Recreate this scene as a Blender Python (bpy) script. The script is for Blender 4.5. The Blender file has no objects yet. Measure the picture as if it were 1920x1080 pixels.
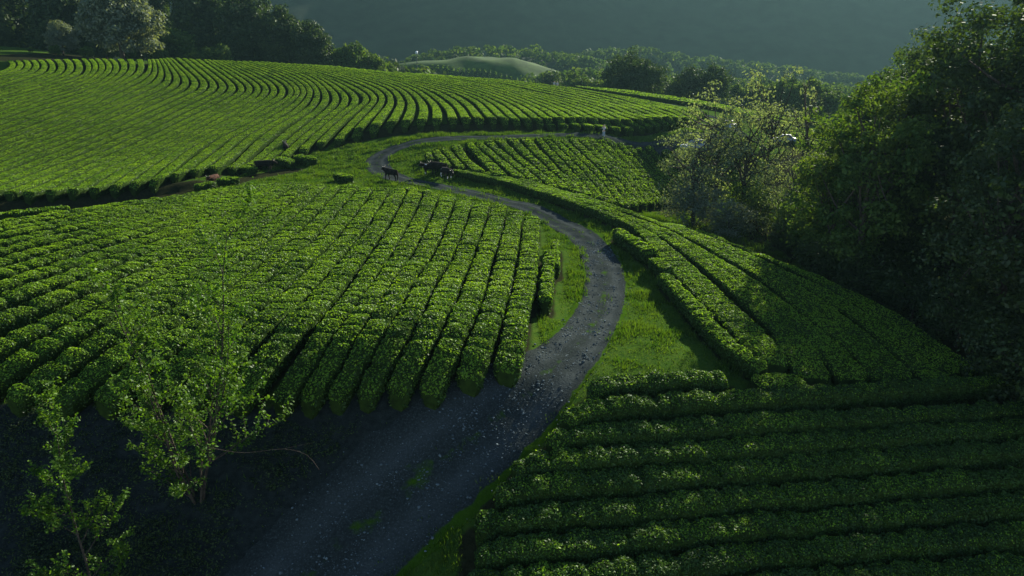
import bpy, bmesh, math, random
import numpy as np
from mathutils import Vector, Matrix

# ------------------------------------------------------------------ camera, sky, sun, exposure
SC = bpy.context.scene
COL = SC.collection
R = math.radians
CAM_Z, LENS = 15.0, 26.0
F = LENS / 36.0 * 1920.0
PITCH = math.atan((540 - 122) / F)
cam = bpy.data.cameras.new("camera")
cam.lens, cam.sensor_width, cam.clip_start, cam.clip_end = LENS, 36.0, 0.1, 6000.0
cam_o = bpy.data.objects.new("camera", cam)
COL.objects.link(cam_o)
cam_o.location = (0, 0, CAM_Z)
cam_o.rotation_euler = (R(90) - PITCH, 0, 0)
SC.camera = cam_o

SUN_AZ, SUN_EL = R(31), R(23)          # azimuth to the right of the view axis
world = bpy.data.worlds.new("World")
SC.world = world
world.use_nodes = True
wn = world.node_tree.nodes
sky = wn.new("ShaderNodeTexSky")
sky.sky_type = 'NISHITA'
sky.sun_disc = False
sky.air_density, sky.dust_density = 0.7, 0.2
sky.sun_elevation = SUN_EL
sky.sun_rotation = SUN_AZ
world.node_tree.links.new(sky.outputs[0], wn["Background"].inputs[0])
wn["Background"].inputs[1].default_value = 0.068
sun = bpy.data.lights.new("sun", 'SUN')
sun.energy, sun.angle, sun.color = 5.0, R(0.5), (1.0, 0.93, 0.78)
sun_o = bpy.data.objects.new("sun", sun)
COL.objects.link(sun_o)
HAZE_D = 0.0006
SDIR = Vector((math.sin(SUN_AZ) * math.cos(SUN_EL), math.cos(SUN_AZ) * math.cos(SUN_EL), math.sin(SUN_EL)))
sun_o.rotation_euler = SDIR.to_track_quat('Z', 'Y').to_euler()
sun_o.location = SDIR * 200
SC.view_settings.view_transform = 'Standard'
SC.view_settings.look = 'None'
SC.view_settings.exposure = 2.2
SC.view_settings.gamma = 1.0
SC.view_settings.use_curve_mapping = False
cy = SC.cycles
cy.max_bounces, cy.diffuse_bounces, cy.glossy_bounces = 5, 3, 2
cy.transmission_bounces, cy.transparent_max_bounces, cy.volume_bounces = 4, 4, 1

rng = np.random.default_rng(7)

# ------------------------------------------------------------------ numeric helpers
def hash3(ix, iy, iz):
    n = (ix.astype(np.int64) * 374761393 + iy.astype(np.int64) * 668265263 + iz.astype(np.int64) * 2147483647)
    n = (n ^ (n >> 13)) * 1274126177
    n = n ^ (n >> 16)
    return (n & 0xFFFF) / 65535.0

def noise(p):
    p = np.asarray(p, float)
    i = np.floor(p)
    f = p - i
    f = f * f * (3 - 2 * f)
    i = i.astype(np.int64)
    x, y, z = i[:, 0], i[:, 1], i[:, 2]
    u, v, w = f[:, 0], f[:, 1], f[:, 2]
    def h(a, b, c):
        return hash3(x + a, y + b, z + c)
    c00 = h(0, 0, 0) * (1 - u) + h(1, 0, 0) * u
    c10 = h(0, 1, 0) * (1 - u) + h(1, 1, 0) * u
    c01 = h(0, 0, 1) * (1 - u) + h(1, 0, 1) * u
    c11 = h(0, 1, 1) * (1 - u) + h(1, 1, 1) * u
    return ((c00 * (1 - v) + c10 * v) * (1 - w) + (c01 * (1 - v) + c11 * v) * w) * 2 - 1

def smooth(a, b, x):
    t = np.clip((x - a) / (b - a), 0, 1)
    return t * t * (3 - 2 * t)

SP, CP = math.sin(PITCH), math.cos(PITCH)
def ray(px, py):
    a, b = (px - 960) / F, (540 - py) / F
    return np.array([a, CP + b * SP, -SP + b * CP])
def at_depth(px, py, d):
    return np.array([0, 0, CAM_Z]) + d * ray(px, py)
def at_z(px, py, z):
    r = ray(px, py)
    return np.array([0, 0, CAM_Z]) + r * ((z - CAM_Z) / r[2])

# ------------------------------------------------------------------ terrain surface: thin plate through surveyed points
CTRL = []
def cz(px, py, z): CTRL.append(at_z(px, py, z))
def cd(px, py, d, h=0.0):
    p = at_depth(px, py, d); p[2] -= h; CTRL.append(p)
for a in [(740, 1060, -4.3), (850, 900, -2.4), (960, 780, -.9), (1040, 690, 0), (1110, 600, .3), (1135, 540, .3), (1120, 470, .3),
          (1060, 420, .4), (960, 380, .6), (860, 350, .9), (760, 335, 1.2), (705, 303, 2.0), (725, 278, 3.1), (790, 260, 4.3),
          (950, 254, 4.8), (1130, 253, 5.0), (1280, 255, 5.0),
          (800, 305, 2.2), (1250, 392, -2.9), (1130, 388, -.8), (1150, 330, 1.0), (1040, 330, 1.5), (940, 312, 2.1), (1250, 320, .2),
          (860, 332, 1.5), (950, 356, 1.2), (1050, 374, 1.25), (1150, 400, 1.1), (1250, 432, .9), (1350, 468, .5), (1450, 505, 0),
          (1560, 545, -.5), (1680, 600, -1.2), (1780, 660, -2.0),
          (1300, 535, .5), (1450, 640, -.3), (1500, 735, -.8), (1660, 725, -1.4),
          (1220, 600, .3), (1280, 665, .2), (1150, 705, .1),
          (1110, 752, -.3), (1400, 762, -.8), (1750, 745, -2.0), (1000, 920, -2.3), (1400, 920, -2.82), (1850, 920, -3.7),
          (900, 1075, -3.9), (1400, 1085, -4.45), (1850, 1085, -5.3),
          (370, 930, -3.1), (100, 900, -3.0), (600, 800, -1.3), (600, 900, -2.6), (200, 1060, -5.0), (480, 1060, -4.6),
          (950, 740, -.2), (800, 770, -.4), (650, 770, -.5), (300, 760, -.9), (50, 740, -1.0)]:
    cz(*a)
for px, py, z in [(1000, 640, 1.7), (900, 670, 1.6), (800, 680, 1.5), (650, 680, 1.4), (400, 680, 1.0), (200, 660, .8), (0, 640, .8),
                  (900, 450, 2.0), (600, 450, 2.0), (300, 450, 1.9), (0, 450, 1.8), (600, 560, 1.9), (300, 560, 1.7), (0, 560, 1.5),
                  (760, 360, 2.1), (600, 342, 2.4), (400, 362, 2.2), (200, 382, 2.0), (0, 402, 1.8)]:   # read on hedge tops
    p = at_z(px, py, z); p[2] -= 1.0; CTRL.append(p)
for px, py, d in [(0, 385, 78), (200, 368, 86), (400, 333, 93), (560, 297, 107), (600, 270, 115), (730, 240, 122), (850, 233, 119),
                  (1000, 235, 118), (1150, 238, 116), (1300, 236, 117),
                  (400, 200, 140), (150, 220, 125), (640, 185, 150), (900, 190, 148), (1120, 205, 138),
                  (0, 113, 185), (300, 107, 195), (450, 108, 195), (640, 126, 190), (760, 137, 190), (950, 150, 185), (1060, 163, 180),
                  (1180, 182, 168), (1300, 205, 150),
                  (1160, 168, 182), (1300, 188, 172), (1400, 207, 163), (1550, 230, 150), (1540, 290, 112), (1470, 262, 128)]:
    cd(px, py, d, 1.0)
cd(1365, 238, 135); cd(1420, 268, 118); cd(1335, 220, 145); cd(1270, 202, 160)
for px, py, z in [(1250, 432, .9), (1350, 468, .5), (1450, 505, 0), (1560, 545, -.5), (1680, 600, -1.2)]:
    p = at_z(px, py, z); CTRL.append(p + np.array([2.6, 6.0, -2.0]))
cd(30, 92, 265)
for p in [(30, 62, -2.5), (45, 50, -4), (42, 80, -3.5), (60, 60, -6), (30, 88, -2.5), (60, 110, -4), (80, 140, -4),
          (-80, 78, 0), (-110, 100, 2.5), (-190, 190, 15), (-260, 250, 18), (0, 5, -8), (40, 5, -9), (-40, 5, -8), (0, -40, -14), (60, -20, -13), (-60, -20, -12),
          (-90, 230, 13), (-40, 235, 9), (10, 240, 5), (60, 230, 1), (110, 200, -4),
          (-60, 45, -1.5), (-70, 60, -1), (-60, 25, -4), (-150, 40, -2), (-150, 90, 2), (90, 20, -9), (120, 80, -9), (-250, 60, 0), (200, 120, -14), (-180, 290, 18), (-100, 300, 8), (0, 310, -6), (100, 300, -12), (200, 240, -18)]:
    CTRL.append(np.array(p, float))
CTRL = np.array(CTRL)
S_ = 50.0
def kern(r2):
    return np.where(r2 > 0, 0.5 * r2 * np.log(np.maximum(r2, 1e-12)), 0.0)
cx = CTRL[:, :2] / S_
n_ = len(cx)
K = kern(((cx[:, None] - cx[None]) ** 2).sum(2)) + np.eye(n_) * 0.0025
Pm = np.hstack([np.ones((n_, 1)), cx])
A_ = np.zeros((n_ + 3, n_ + 3))
A_[:n_, :n_] = K; A_[:n_, n_:] = Pm; A_[n_:, :n_] = Pm.T
sol = np.linalg.solve(A_, np.concatenate([CTRL[:, 2], np.zeros(3)]))
def tps(x, y):
    q = np.stack([np.ravel(x), np.ravel(y)], 1) / S_
    out = np.empty(len(q))
    for i in range(0, len(q), 20000):
        b = q[i:i + 20000]
        out[i:i + 20000] = kern(((b[:, None] - cx[None]) ** 2).sum(2)) @ sol[:n_] + sol[n_] + b @ sol[n_ + 1:]
    return out.reshape(np.shape(x))
GX0, GY0, GS = -260.0, -60.0, 1.0
gx = np.arange(GX0, 260.1, GS); gy = np.arange(GY0, 345.1, GS)
GXX, GYY = np.meshgrid(gx, gy)
GZ = tps(GXX, GYY)
VALLEY = -30.0
w_ = smooth(285, 335, GYY) + smooth(200, 250, GXX) + smooth(-215, -255, GXX)
w_ = np.clip(w_ + smooth(-30, -58, GYY), 0, 1)
GZ = GZ * (1 - w_) + VALLEY * w_
BANKLINE = np.array([at_depth(px, py, d)[:2] for px, py, d in [(-60, 408, 79), (130, 385, 84), (285, 354, 89), (400, 341, 93), (500, 312, 102), (575, 297, 107), (608, 276, 114), (645, 262, 119), (735, 247, 122), (850, 241, 119), (1000, 243, 118), (1150, 246, 116), (1315, 242, 116), (1345, 226, 128)]])
def bank(x, y):
    o = np.zeros(np.shape(x)); m = (np.abs(x) < 120) & (y > 60) & (y < 190)
    if not m.any(): return o
    P = np.stack([x[m], y[m]], 1); best = np.full(len(P), 1e9); sg = np.zeros(len(P))
    for a, b in zip(BANKLINE[:-1], BANKLINE[1:]):
        d = b - a; t = np.clip(((P - a) @ d) / (d @ d), 0, 1); q = P - (a + t[:, None] * d); r = np.hypot(q[:, 0], q[:, 1])
        side = d[0] * q[:, 1] - d[1] * q[:, 0]; u = r < best; best[u] = r[u]; sg[u] = np.sign(side[u])
    sd = best * sg
    o[m] = (1 - .85 * smooth(-40, -37, x[m]) * (1 - smooth(-27, -24, x[m]))) * smooth(-.9, .4, sd) * (1 - smooth(3, 28, sd)); return o
def ground(x, y):
    x = np.asarray(x, float); y = np.asarray(y, float)
    inside = (x > gx[0]) & (x < gx[-1]) & (y > gy[0]) & (y < gy[-1])
    fx = np.clip((x - GX0) / GS, 0, len(gx) - 1.001); fy = np.clip((y - GY0) / GS, 0, len(gy) - 1.001)
    ix = fx.astype(int); iy = fy.astype(int); u = fx - ix; v = fy - iy
    z = (GZ[iy, ix] * (1 - u) + GZ[iy, ix + 1] * u) * (1 - v) + (GZ[iy + 1, ix] * (1 - u) + GZ[iy + 1, ix + 1] * u) * v
    z = z + 0.05 * noise(np.stack([np.ravel(x) * .9, np.ravel(y) * .9, np.zeros(x.size)], 1)).reshape(x.shape)
    z = z + bank(x, y)
    return np.where(inside, z, VALLEY)
DD = np.concatenate([np.arange(14, 130, .25), np.arange(130, 300, .5)])
def on_ground(px, py, h=0.0):
    """world point on the land (plus h) that lies along the sight line of a photo pixel"""
    r = ray(px, py)
    pts = np.array([0, 0, CAM_Z])[None] + DD[:, None] * r[None]
    e = pts[:, 2] - (ground(pts[:, 0], pts[:, 1]) + h)
    k = np.argmax(e < 0) if (e < 0).any() else None
    if k is None or k == 0:
        m = (DD > 100) & (DD < 215)
        k = np.where(m)[0][np.argmin(e[m])]
        return pts[k]
    t = e[k - 1] / (e[k - 1] - e[k])
    return pts[k - 1] * (1 - t) + pts[k] * t

# ------------------------------------------------------------------ objects
def mesh_obj(name, verts, faces, mats, parent=None, mat_idx=None, smooth_sh=False, attr=None):
    """verts (n,3); faces = list of arrays (m,k)"""
    me = bpy.data.meshes.new(name)
    v = np.ascontiguousarray(verts, np.float32)
    me.vertices.add(len(v)); me.vertices.foreach_set("co", v.ravel())
    faces = [np.asarray(f, np.int32) for f in faces if len(f)]
    loops = np.concatenate([f.ravel() for f in faces])
    tot = np.concatenate([np.full(len(f), f.shape[1], np.int32) for f in faces])
    me.loops.add(len(loops)); me.loops.foreach_set("vertex_index", loops)
    me.polygons.add(len(tot))
    me.polygons.foreach_set("loop_start", np.concatenate([[0], np.cumsum(tot)[:-1]]).astype(np.int32))
    if mat_idx is not None:
        me.polygons.foreach_set("material_index", np.ascontiguousarray(mat_idx, np.int32))
    sm = smooth_sh if isinstance(smooth_sh, np.ndarray) else np.full(len(tot), bool(smooth_sh))
    me.polygons.foreach_set("use_smooth", sm)
    for m in (mats if isinstance(mats, (list, tuple)) else [mats]):
        me.materials.append(m)
    me.update(calc_edges=True)
    if attr:
        for k, a in attr.items():
            at = me.attributes.new(k, 'FLOAT', 'POINT'); at.data.foreach_set("value", np.ascontiguousarray(a, np.float32))
    o = bpy.data.objects.new(name, me); COL.objects.link(o)
    if parent: o.parent = parent
    return o
def tag(o, label=None, cat=None, group=None, kind=None):
    if label: o["label"] = label
    if cat: o["category"] = cat
    if group: o["group"] = group
    if kind: o["kind"] = kind
    return o
def thing(name, loc, label, cat, rz=0.0, group=None):
    o = bpy.data.objects.new(name, None); COL.objects.link(o)
    o.empty_display_size = .2
    o.location = loc; o.rotation_euler = (0, 0, rz)
    return tag(o, label, cat, group)
def copy_tree(o, parent=None):
    c = o.copy(); COL.objects.link(c)
    if parent is not None: c.parent = parent
    for ch in list(o.children): copy_tree(ch, c)
    return c
class Geo:
    def __init__(s): s.v = []; s.f = {}; s.n = 0
    def add(s, v, f):
        f = np.asarray(f)
        s.f.setdefault(f.shape[1], []).append(f + s.n); s.v.append(v); s.n += len(v)
    def obj(s, name, mats, parent=None, **k):
        return mesh_obj(name, np.concatenate(s.v), [np.concatenate(x) for x in s.f.values()], mats, parent, **k)
def tube(geo, pts, rad, sides=6):
    pts = np.asarray(pts, float); rad = np.asarray(rad, float); n = len(pts)
    t = np.gradient(pts, axis=0); t /= np.linalg.norm(t, axis=1)[:, None] + 1e-9
    ref = np.where(np.abs(t[:, 2:3]) > .9, [[1., 0, 0]], [[0, 0, 1.]])
    a = np.cross(t, ref); a /= np.linalg.norm(a, axis=1)[:, None] + 1e-9
    b = np.cross(t, a)
    th = np.linspace(0, 2 * np.pi, sides, endpoint=False)
    v = pts[:, None] + rad[:, None, None] * (a[:, None] * np.cos(th)[None, :, None] + b[:, None] * np.sin(th)[None, :, None])
    i = np.arange(n - 1)[:, None] * sides; j = np.arange(sides)[None]; k = (j + 1) % sides
    f = np.stack([i + j, i + k, i + sides + k, i + sides + j], -1).reshape(-1, 4)
    geo.add(v.reshape(-1, 3), f)
def leaf_quads(c, n, size, r, flat=.8, aspect=.5):
    """kite shaped leaves at points c, facing roughly n"""
    m = len(c)
    d = r.normal(size=(m, 3)); d /= np.linalg.norm(d, axis=1)[:, None]
    nn = n + d * flat; nn /= np.linalg.norm(nn, axis=1)[:, None] + 1e-9
    u = np.cross(nn, r.normal(size=(m, 3))); u /= np.linalg.norm(u, axis=1)[:, None] + 1e-9
    w = np.cross(nn, u)
    s = (size * r.uniform(.65, 1.35, m))[:, None]
    v = np.stack([c - u * s * .5, c + w * s * aspect * .5 - u * s * .05, c + u * s * .55, c - w * s * aspect * .5 - u * s * .05], 1)
    return v.reshape(-1, 3), np.arange(m * 4).reshape(-1, 4)

# ------------------------------------------------------------------ materials
def mat(name):
    m = bpy.data.materials.new(name); m.use_nodes = True
    nt = m.node_tree; nt.nodes.clear()
    return m, nt, nt.nodes.new("ShaderNodeOutputMaterial")
def nd(nt, t, **k):
    x = nt.nodes.new(t)
    for a, b in k.items(): setattr(x, a, b)
    return x
def ramp(nt, fac, stops):
    r = nd(nt, "ShaderNodeValToRGB"); e = r.color_ramp.elements
    while len(e) < len(stops): e.new(.5)
    for q, (p, c) in zip(e, stops): q.position = p; q.color = (*c, 1)
    nt.links.new(fac, r.inputs[0]); return r.outputs[0]
def tex(nt, scale, detail=4, vec=None, rough=.6):
    t = nd(nt, "ShaderNodeTexNoise"); t.inputs["Scale"].default_value = scale; t.inputs["Detail"].default_value = detail
    t.inputs["Roughness"].default_value = rough
    if vec is None:
        g = nd(nt, "ShaderNodeNewGeometry"); vec = g.outputs["Position"]
    nt.links.new(vec, t.inputs["Vector"]); return t.outputs[0]
def mixc(nt, fac, a, b, mode='MIX'):
    m = nd(nt, "ShaderNodeMix", data_type='RGBA', blend_type=mode)
    for s, v in ((0, fac), (6, a), (7, b)):
        if hasattr(v, "is_output"): nt.links.new(v, m.inputs[s])
        else: m.inputs[s].default_value = v if s == 0 else (*v, 1)
    return m.outputs[2]
def leaf_mat(name, dark, light, young, trans=.45, patch=.25, gloss=.010):
    """leaf blades: diffuse + light through the blade + a weak sheen; colour varies per leaf and in patches of new growth"""
    m, nt, out = mat(name)
    g = nd(nt, "ShaderNodeNewGeometry")
    c = ramp(nt, g.outputs["Random Per Island"], [(0, dark), (.75, light), (1, young)])
    c = mixc(nt, ramp(nt, tex(nt, patch, 3), [(.38, (0, 0, 0)), (.66, (1, 1, 1))]), c, mixc(nt, .55, c, young))
    d = nd(nt, "ShaderNodeBsdfDiffuse"); nt.links.new(c, d.inputs[0])
    t = nd(nt, "ShaderNodeBsdfTranslucent")
    nt.links.new(mixc(nt, 1.0, c, (1.38, 1.30, .35), 'MULTIPLY'), t.inputs[0])
    gl = nd(nt, "ShaderNodeBsdfGlossy"); gl.inputs["Roughness"].default_value = .5; gl.inputs[0].default_value = (.8, .85, .8, 1)
    a = nd(nt, "ShaderNodeMixShader"); a.inputs[0].default_value = trans
    nt.links.new(d.outputs[0], a.inputs[1]); nt.links.new(t.outputs[0], a.inputs[2])
    b = nd(nt, "ShaderNodeMixShader"); b.inputs[0].default_value = gloss
    nt.links.new(a.outputs[0], b.inputs[1]); nt.links.new(gl.outputs[0], b.inputs[2])
    nt.links.new(b.outputs[0], out.inputs[0]); return m
def plain(name, col, rough=.7, metal=0.0, col2=None, scale=8, bump=0.0, spec=.3):
    m, nt, out = mat(name)
    p = nd(nt, "ShaderNodeBsdfPrincipled")
    p.inputs["Roughness"].default_value = rough; p.inputs["Metallic"].default_value = metal
    p.inputs["Specular IOR Level"].default_value = spec
    if col2 is None: p.inputs["Base Color"].default_value = (*col, 1)
    else: nt.links.new(ramp(nt, tex(nt, scale), [(.35, col), (.65, col2)]), p.inputs["Base Color"])
    if bump:
        b = nd(nt, "ShaderNodeBump"); b.inputs["Strength"].default_value = bump
        nt.links.new(tex(nt, scale * 3), b.inputs["Height"]); nt.links.new(b.outputs[0], p.inputs["Normal"])
    nt.links.new(p.outputs[0], out.inputs[0]); return m

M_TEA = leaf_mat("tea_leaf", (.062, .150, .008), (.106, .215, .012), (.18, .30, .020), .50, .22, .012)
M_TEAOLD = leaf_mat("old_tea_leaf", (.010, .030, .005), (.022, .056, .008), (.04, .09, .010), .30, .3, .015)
M_TEACORE = plain("tea_twigs", (.010, .018, .005), .95, col2=(.022, .040, .008), scale=3.0, bump=.6, spec=0.0)
M_BARK = plain("bark", (.030, .024, .018), .9, col2=(.06, .05, .04), scale=6, bump=.5, spec=.05)
M_PALEBARK = plain("pale_bark", (.07, .065, .05), .85, col2=(.13, .12, .10), scale=9, bump=.4)
M_DARKLEAF = leaf_mat("dark_tree_leaf", (.007, .017, .004), (.015, .034, .007), (.045, .075, .013), .35, .30, .02)
M_OLIVELEAF = leaf_mat("olive_tree_leaf", (.050, .082, .052), (.095, .135, .088), (.14, .18, .12), .45, .30)
M_GREYLEAF = leaf_mat("grey_green_leaf", (.055, .08, .055), (.10, .13, .09), (.14, .17, .12), .35, .2)
M_MIDLEAF = leaf_mat("mid_tree_leaf", (.020, .050, .010), (.04, .085, .014), (.08, .12, .02), .40, .30)
M_YOUNGLEAF = leaf_mat("young_tree_leaf", (.018, .055, .006), (.036, .095, .008), (.08, .15, .012), .45, .8, .012)

def ground_mat():
    m, nt, out = mat("meadow_and_soil")
    p = nd(nt, "ShaderNodeBsdfPrincipled"); p.inputs["Roughness"].default_value = .9; p.inputs["Specular IOR Level"].default_value = 0.0
    n1, n2, n3 = tex(nt, .35, 5), tex(nt, 3.5, 6), tex(nt, 14, 4)
    grass = mixc(nt, n1, (.010, .031, .006), (.037, .080, .012))
    grass = mixc(nt, ramp(nt, n2, [(.35, (0, 0, 0)), (.7, (1, 1, 1))]), grass, mixc(nt, .5, grass, (.06, .085, .010)))
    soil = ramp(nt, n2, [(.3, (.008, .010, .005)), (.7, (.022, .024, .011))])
    dirt = ramp(nt, n2, [(.3, (.008, .011, .0105)), (.7, (.021, .027, .025))])
    def at(k):
        a = nd(nt, "ShaderNodeAttribute"); a.attribute_name = k; return a.outputs["Fac"]
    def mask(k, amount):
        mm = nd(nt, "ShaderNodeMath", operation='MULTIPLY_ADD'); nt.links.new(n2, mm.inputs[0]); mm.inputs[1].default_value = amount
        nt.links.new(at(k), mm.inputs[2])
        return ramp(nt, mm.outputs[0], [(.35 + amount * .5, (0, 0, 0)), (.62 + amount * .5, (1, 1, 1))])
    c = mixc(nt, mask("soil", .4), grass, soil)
    c = mixc(nt, mask("dirt", .8), c, dirt)
    nt.links.new(c, p.inputs["Base Color"])
    b = nd(nt, "ShaderNodeBump"); b.inputs["Strength"].default_value = .7; b.inputs["Distance"].default_value = .08
    nt.links.new(n3, b.inputs["Height"]); nt.links.new(b.outputs[0], p.inputs["Normal"])
    nt.links.new(p.outputs[0], out.inputs[0]); return m
M_GROUND = ground_mat()
def track_mat():
    m, nt, out = mat("gravel_track")
    p = nd(nt, "ShaderNodeBsdfPrincipled"); p.inputs["Roughness"].default_value = .95; p.inputs["Specular IOR Level"].default_value = 0.0
    n1, n2 = tex(nt, .8, 5), tex(nt, 9, 6)
    v = nd(nt, "ShaderNodeTexVoronoi"); v.inputs["Scale"].default_value = 9
    g = nd(nt, "ShaderNodeNewGeometry"); nt.links.new(g.outputs["Position"], v.inputs["Vector"])
    c = ramp(nt, n2, [(.3, (.009, .0115, .012)), (.55, (.022, .0275, .0275)), (.75, (.044, .053, .053))])
    c = mixc(nt, ramp(nt, v.outputs["Distance"], [(.1, (1, 1, 1)), (.35, (0, 0, 0))]), c, mixc(nt, .5, c, (.085, .10, .10)))
    ru = nd(nt, "ShaderNodeAttribute"); ru.attribute_name = "rut"
    mr = nd(nt, "ShaderNodeMath", operation='MULTIPLY'); nt.links.new(ru.outputs["Fac"], mr.inputs[0]); nt.links.new(n1, mr.inputs[1])
    c = mixc(nt, mr.outputs[0], mixc(nt, .4, c, (.014, .019, .016)), mixc(nt, .6, c, (.055, .067, .067)))
    at = nd(nt, "ShaderNodeAttribute"); at.attribute_name = "green"
    mm = nd(nt, "ShaderNodeMath", operation='MULTIPLY_ADD'); nt.links.new(n1, mm.inputs[0]); mm.inputs[1].default_value = 1.1
    nt.links.new(at.outputs["Fac"], mm.inputs[2])
    c = mixc(nt, ramp(nt, mm.outputs[0], [(.85, (0, 0, 0)), (1.1, (1, 1, 1))]), c, mixc(nt, n2, (.010, .030, .003), (.036, .075, .005)))
    nt.links.new(c, p.inputs["Base Color"])
    b = nd(nt, "ShaderNodeBump"); b.inputs["Strength"].default_value = .5; b.inputs["Distance"].default_value = .02
    s = nd(nt, "ShaderNodeMath", operation='ADD'); nt.links.new(n2, s.inputs[0]); nt.links.new(v.outputs["Distance"], s.inputs[1])
    nt.links.new(s.outputs[0], b.inputs["Height"]); nt.links.new(b.outputs[0], p.inputs["Normal"])
    nt.links.new(p.outputs[0], out.inputs[0]); return m
M_TRACK = track_mat()
M_STONE = plain("pale_stone", (.03, .042, .045), .95, col2=(.11, .14, .145), scale=3, spec=.02)
M_FOREST = plain("far_woodland", (.010, .020, .010), .95, col2=(.024, .042, .018), scale=.05, spec=.05)
M_HILLGRASS = plain("far_pasture", (.014, .042, .006), .95, col2=(.040, .085, .010), scale=.16, spec=.05)

# ------------------------------------------------------------------ tea hedges: guide lines and growth
def resample(p, n):
    p = np.asarray(p, float)
    s = np.concatenate([[0], np.cumsum(np.linalg.norm(np.diff(p, axis=0), axis=1))])
    t = np.linspace(0, s[-1], n)
    return np.stack([np.interp(t, s, p[:, k]) for k in range(p.shape[1])], 1)
def spline(p, n):
    """smooth curve through points (Catmull-Rom), n samples by arc length"""
    p = np.asarray(p, float)
    if len(p) < 3: return resample(p, n)
    q = np.vstack([2 * p[0] - p[1], p, 2 * p[-1] - p[-2]]); o = []
    for i in range(len(p) - 1):
        t = np.linspace(0, 1, 24, endpoint=False)[:, None]
        a, b, c, d = q[i:i + 4]
        o.append(.5 * (2 * b + (c - a) * t + (2 * a - 5 * b + 4 * c - d) * t ** 2 + (3 * b - a - 3 * c + d) * t ** 3))
    o.append(p[-1:])
    return resample(np.vstack(o), n)
def guide(pix, n=60, h=.9):
    # the smooth line is drawn on the photo, then laid on the land
    pp = spline(pix, n)
    w = np.array([on_ground(x, y, h)[:2] for x, y in pp])
    for _ in range(2):
        w[1:-1] = (w[:-2] + 2 * w[1:-1] + w[2:]) / 4
    return resample(w, n)
SOILPTS = []
PROFILE = np.array([(-.62, 0), (-.90, .28), (-1, .62), (-1, .86), (-.88, .975), (-.45, 1.02), (0, 1.03), (.45, 1.02), (.88, .975), (1, .86), (1, .62), (.90, .28), (.62, 0)])
PROFILE_S = PROFILE[[0, 2, 3, 4, 6, 8, 9, 10, 12]]
def hedge(line, width, height, label, group, ds=.25, detail=True, dens=90, lsize=.12, seed=0, rough=.10, cleft=.13, fresh=1.0):
    r = np.random.default_rng(seed)
    L = np.linalg.norm(np.diff(line, axis=0), axis=1).sum()
    n = max(6, int(L / ds) + 1)
    wl = resample(np.column_stack([line, np.broadcast_to(width, len(line))]), n)
    p, wd = wl[:, :2], wl[:, 2]
    s = np.linspace(0, L, n)
    t = np.gradient(p, axis=0); t /= np.linalg.norm(t, axis=1)[:, None] + 1e-9
    nx = np.stack([t[:, 1], -t[:, 0]], 1)
    # separate bushes grown together: a shallow cleft and own height every metre or so
    cuts = np.cumsum(r.uniform(.9, 1.8, int(L / .9) + 3)) - r.uniform(0, 1)
    dist = np.abs(s[:, None] - cuts[None]).min(1)
    own = np.interp(s, cuts, r.uniform(-1, 1, len(cuts)))
    capd = np.clip(np.minimum(s, L - s) / .34, 0, 1)
    cap = np.sqrt(np.clip(1 - (1 - capd) ** 2, 0, 1))
    hh = height * (1 - cleft * np.exp(-(dist / .13) ** 2) + cleft * .45 * own) * (.74 + .26 * cap)
    ww = wd * .5 * (1 - cleft * .6 * np.exp(-(dist / .2) ** 2) + cleft * .3 * np.roll(own, 2)) * (.62 + .38 * cap)
    prof = PROFILE if detail else PROFILE_S
    k = len(prof)
    v = np.empty((n, k, 3))
    v[:, :, :2] = p[:, None] + nx[:, None] * (prof[None, :, 0:1] * ww[:, None, None])
    base = ground(v[:, :, 0], v[:, :, 1])
    mid = ground(p[:, 0], p[:, 1])
    v[:, :, 2] = .35 * base + .65 * mid[:, None] + prof[None, :, 1] * hh[:, None]
    v[:, [0, -1], 2] = base[:, [0, -1]] - .06
    q = v.reshape(-1, 3)
    d = noise(q * 1.7 + seed) * .6 + noise(q * 4.3) * .4
    dirv = np.stack([np.repeat(nx[:, 0], k) * np.tile(prof[:, 0], n), np.repeat(nx[:, 1], k) * np.tile(prof[:, 0], n), np.tile(prof[:, 1] ** 3, n)], 1)
    q = q + dirv * (d * rough * height)[:, None] * (np.tile(prof[:, 1], n) > .1)[:, None]
    v = q.reshape(n, k, 3)
    i = np.arange(n - 1)[:, None] * k; j = np.arange(k - 1)[None]
    f = np.stack([i + j, i + j + 1, i + k + j + 1, i + k + j], -1).reshape(-1, 4)
    ends = [np.arange(k)[None, ::-1], (np.arange(k) + (n - 1) * k)[None]]
    # leaves over the skin
    a, b, c, e = (q[f[:, x]] for x in range(4))
    nrm = np.cross(b - a, e - a); ar = np.linalg.norm(nrm, axis=1); nrm /= ar[:, None] + 1e-9
    if nrm[:, 2].mean() < 0: nrm = -nrm
    lowest = np.tile(np.minimum(prof[:-1, 1], prof[1:, 1]), n - 1)
    wgt = ar * np.where(lowest < .2, .3, np.where(lowest > .9, 1.55, 1.0))
    m = int(wgt.sum() * dens)
    fi = r.choice(len(f), m, p=wgt / wgt.sum())
    uu, vv = r.uniform(size=(2, m, 1))
    pts = (a[fi] * (1 - uu) + b[fi] * uu) * (1 - vv) + (e[fi] * (1 - uu) + c[fi] * uu) * vv
    hrel = np.tile((prof[:-1, 1] + prof[1:, 1]) / 2, n - 1)[fi]
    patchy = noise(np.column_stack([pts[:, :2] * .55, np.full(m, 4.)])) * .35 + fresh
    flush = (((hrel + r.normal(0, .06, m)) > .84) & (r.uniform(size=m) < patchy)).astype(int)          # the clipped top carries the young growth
    pts = pts + nrm[fi] * (r.uniform(-.02, .055, m) * np.where(flush, .55, 1.2))[:, None]
    lv, lf = leaf_quads(pts, nrm[fi] + np.array([0, 0, .35]) + flush[:, None] * np.array([0, 0, .2]), lsize, r, 1.1, .66)
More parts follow.
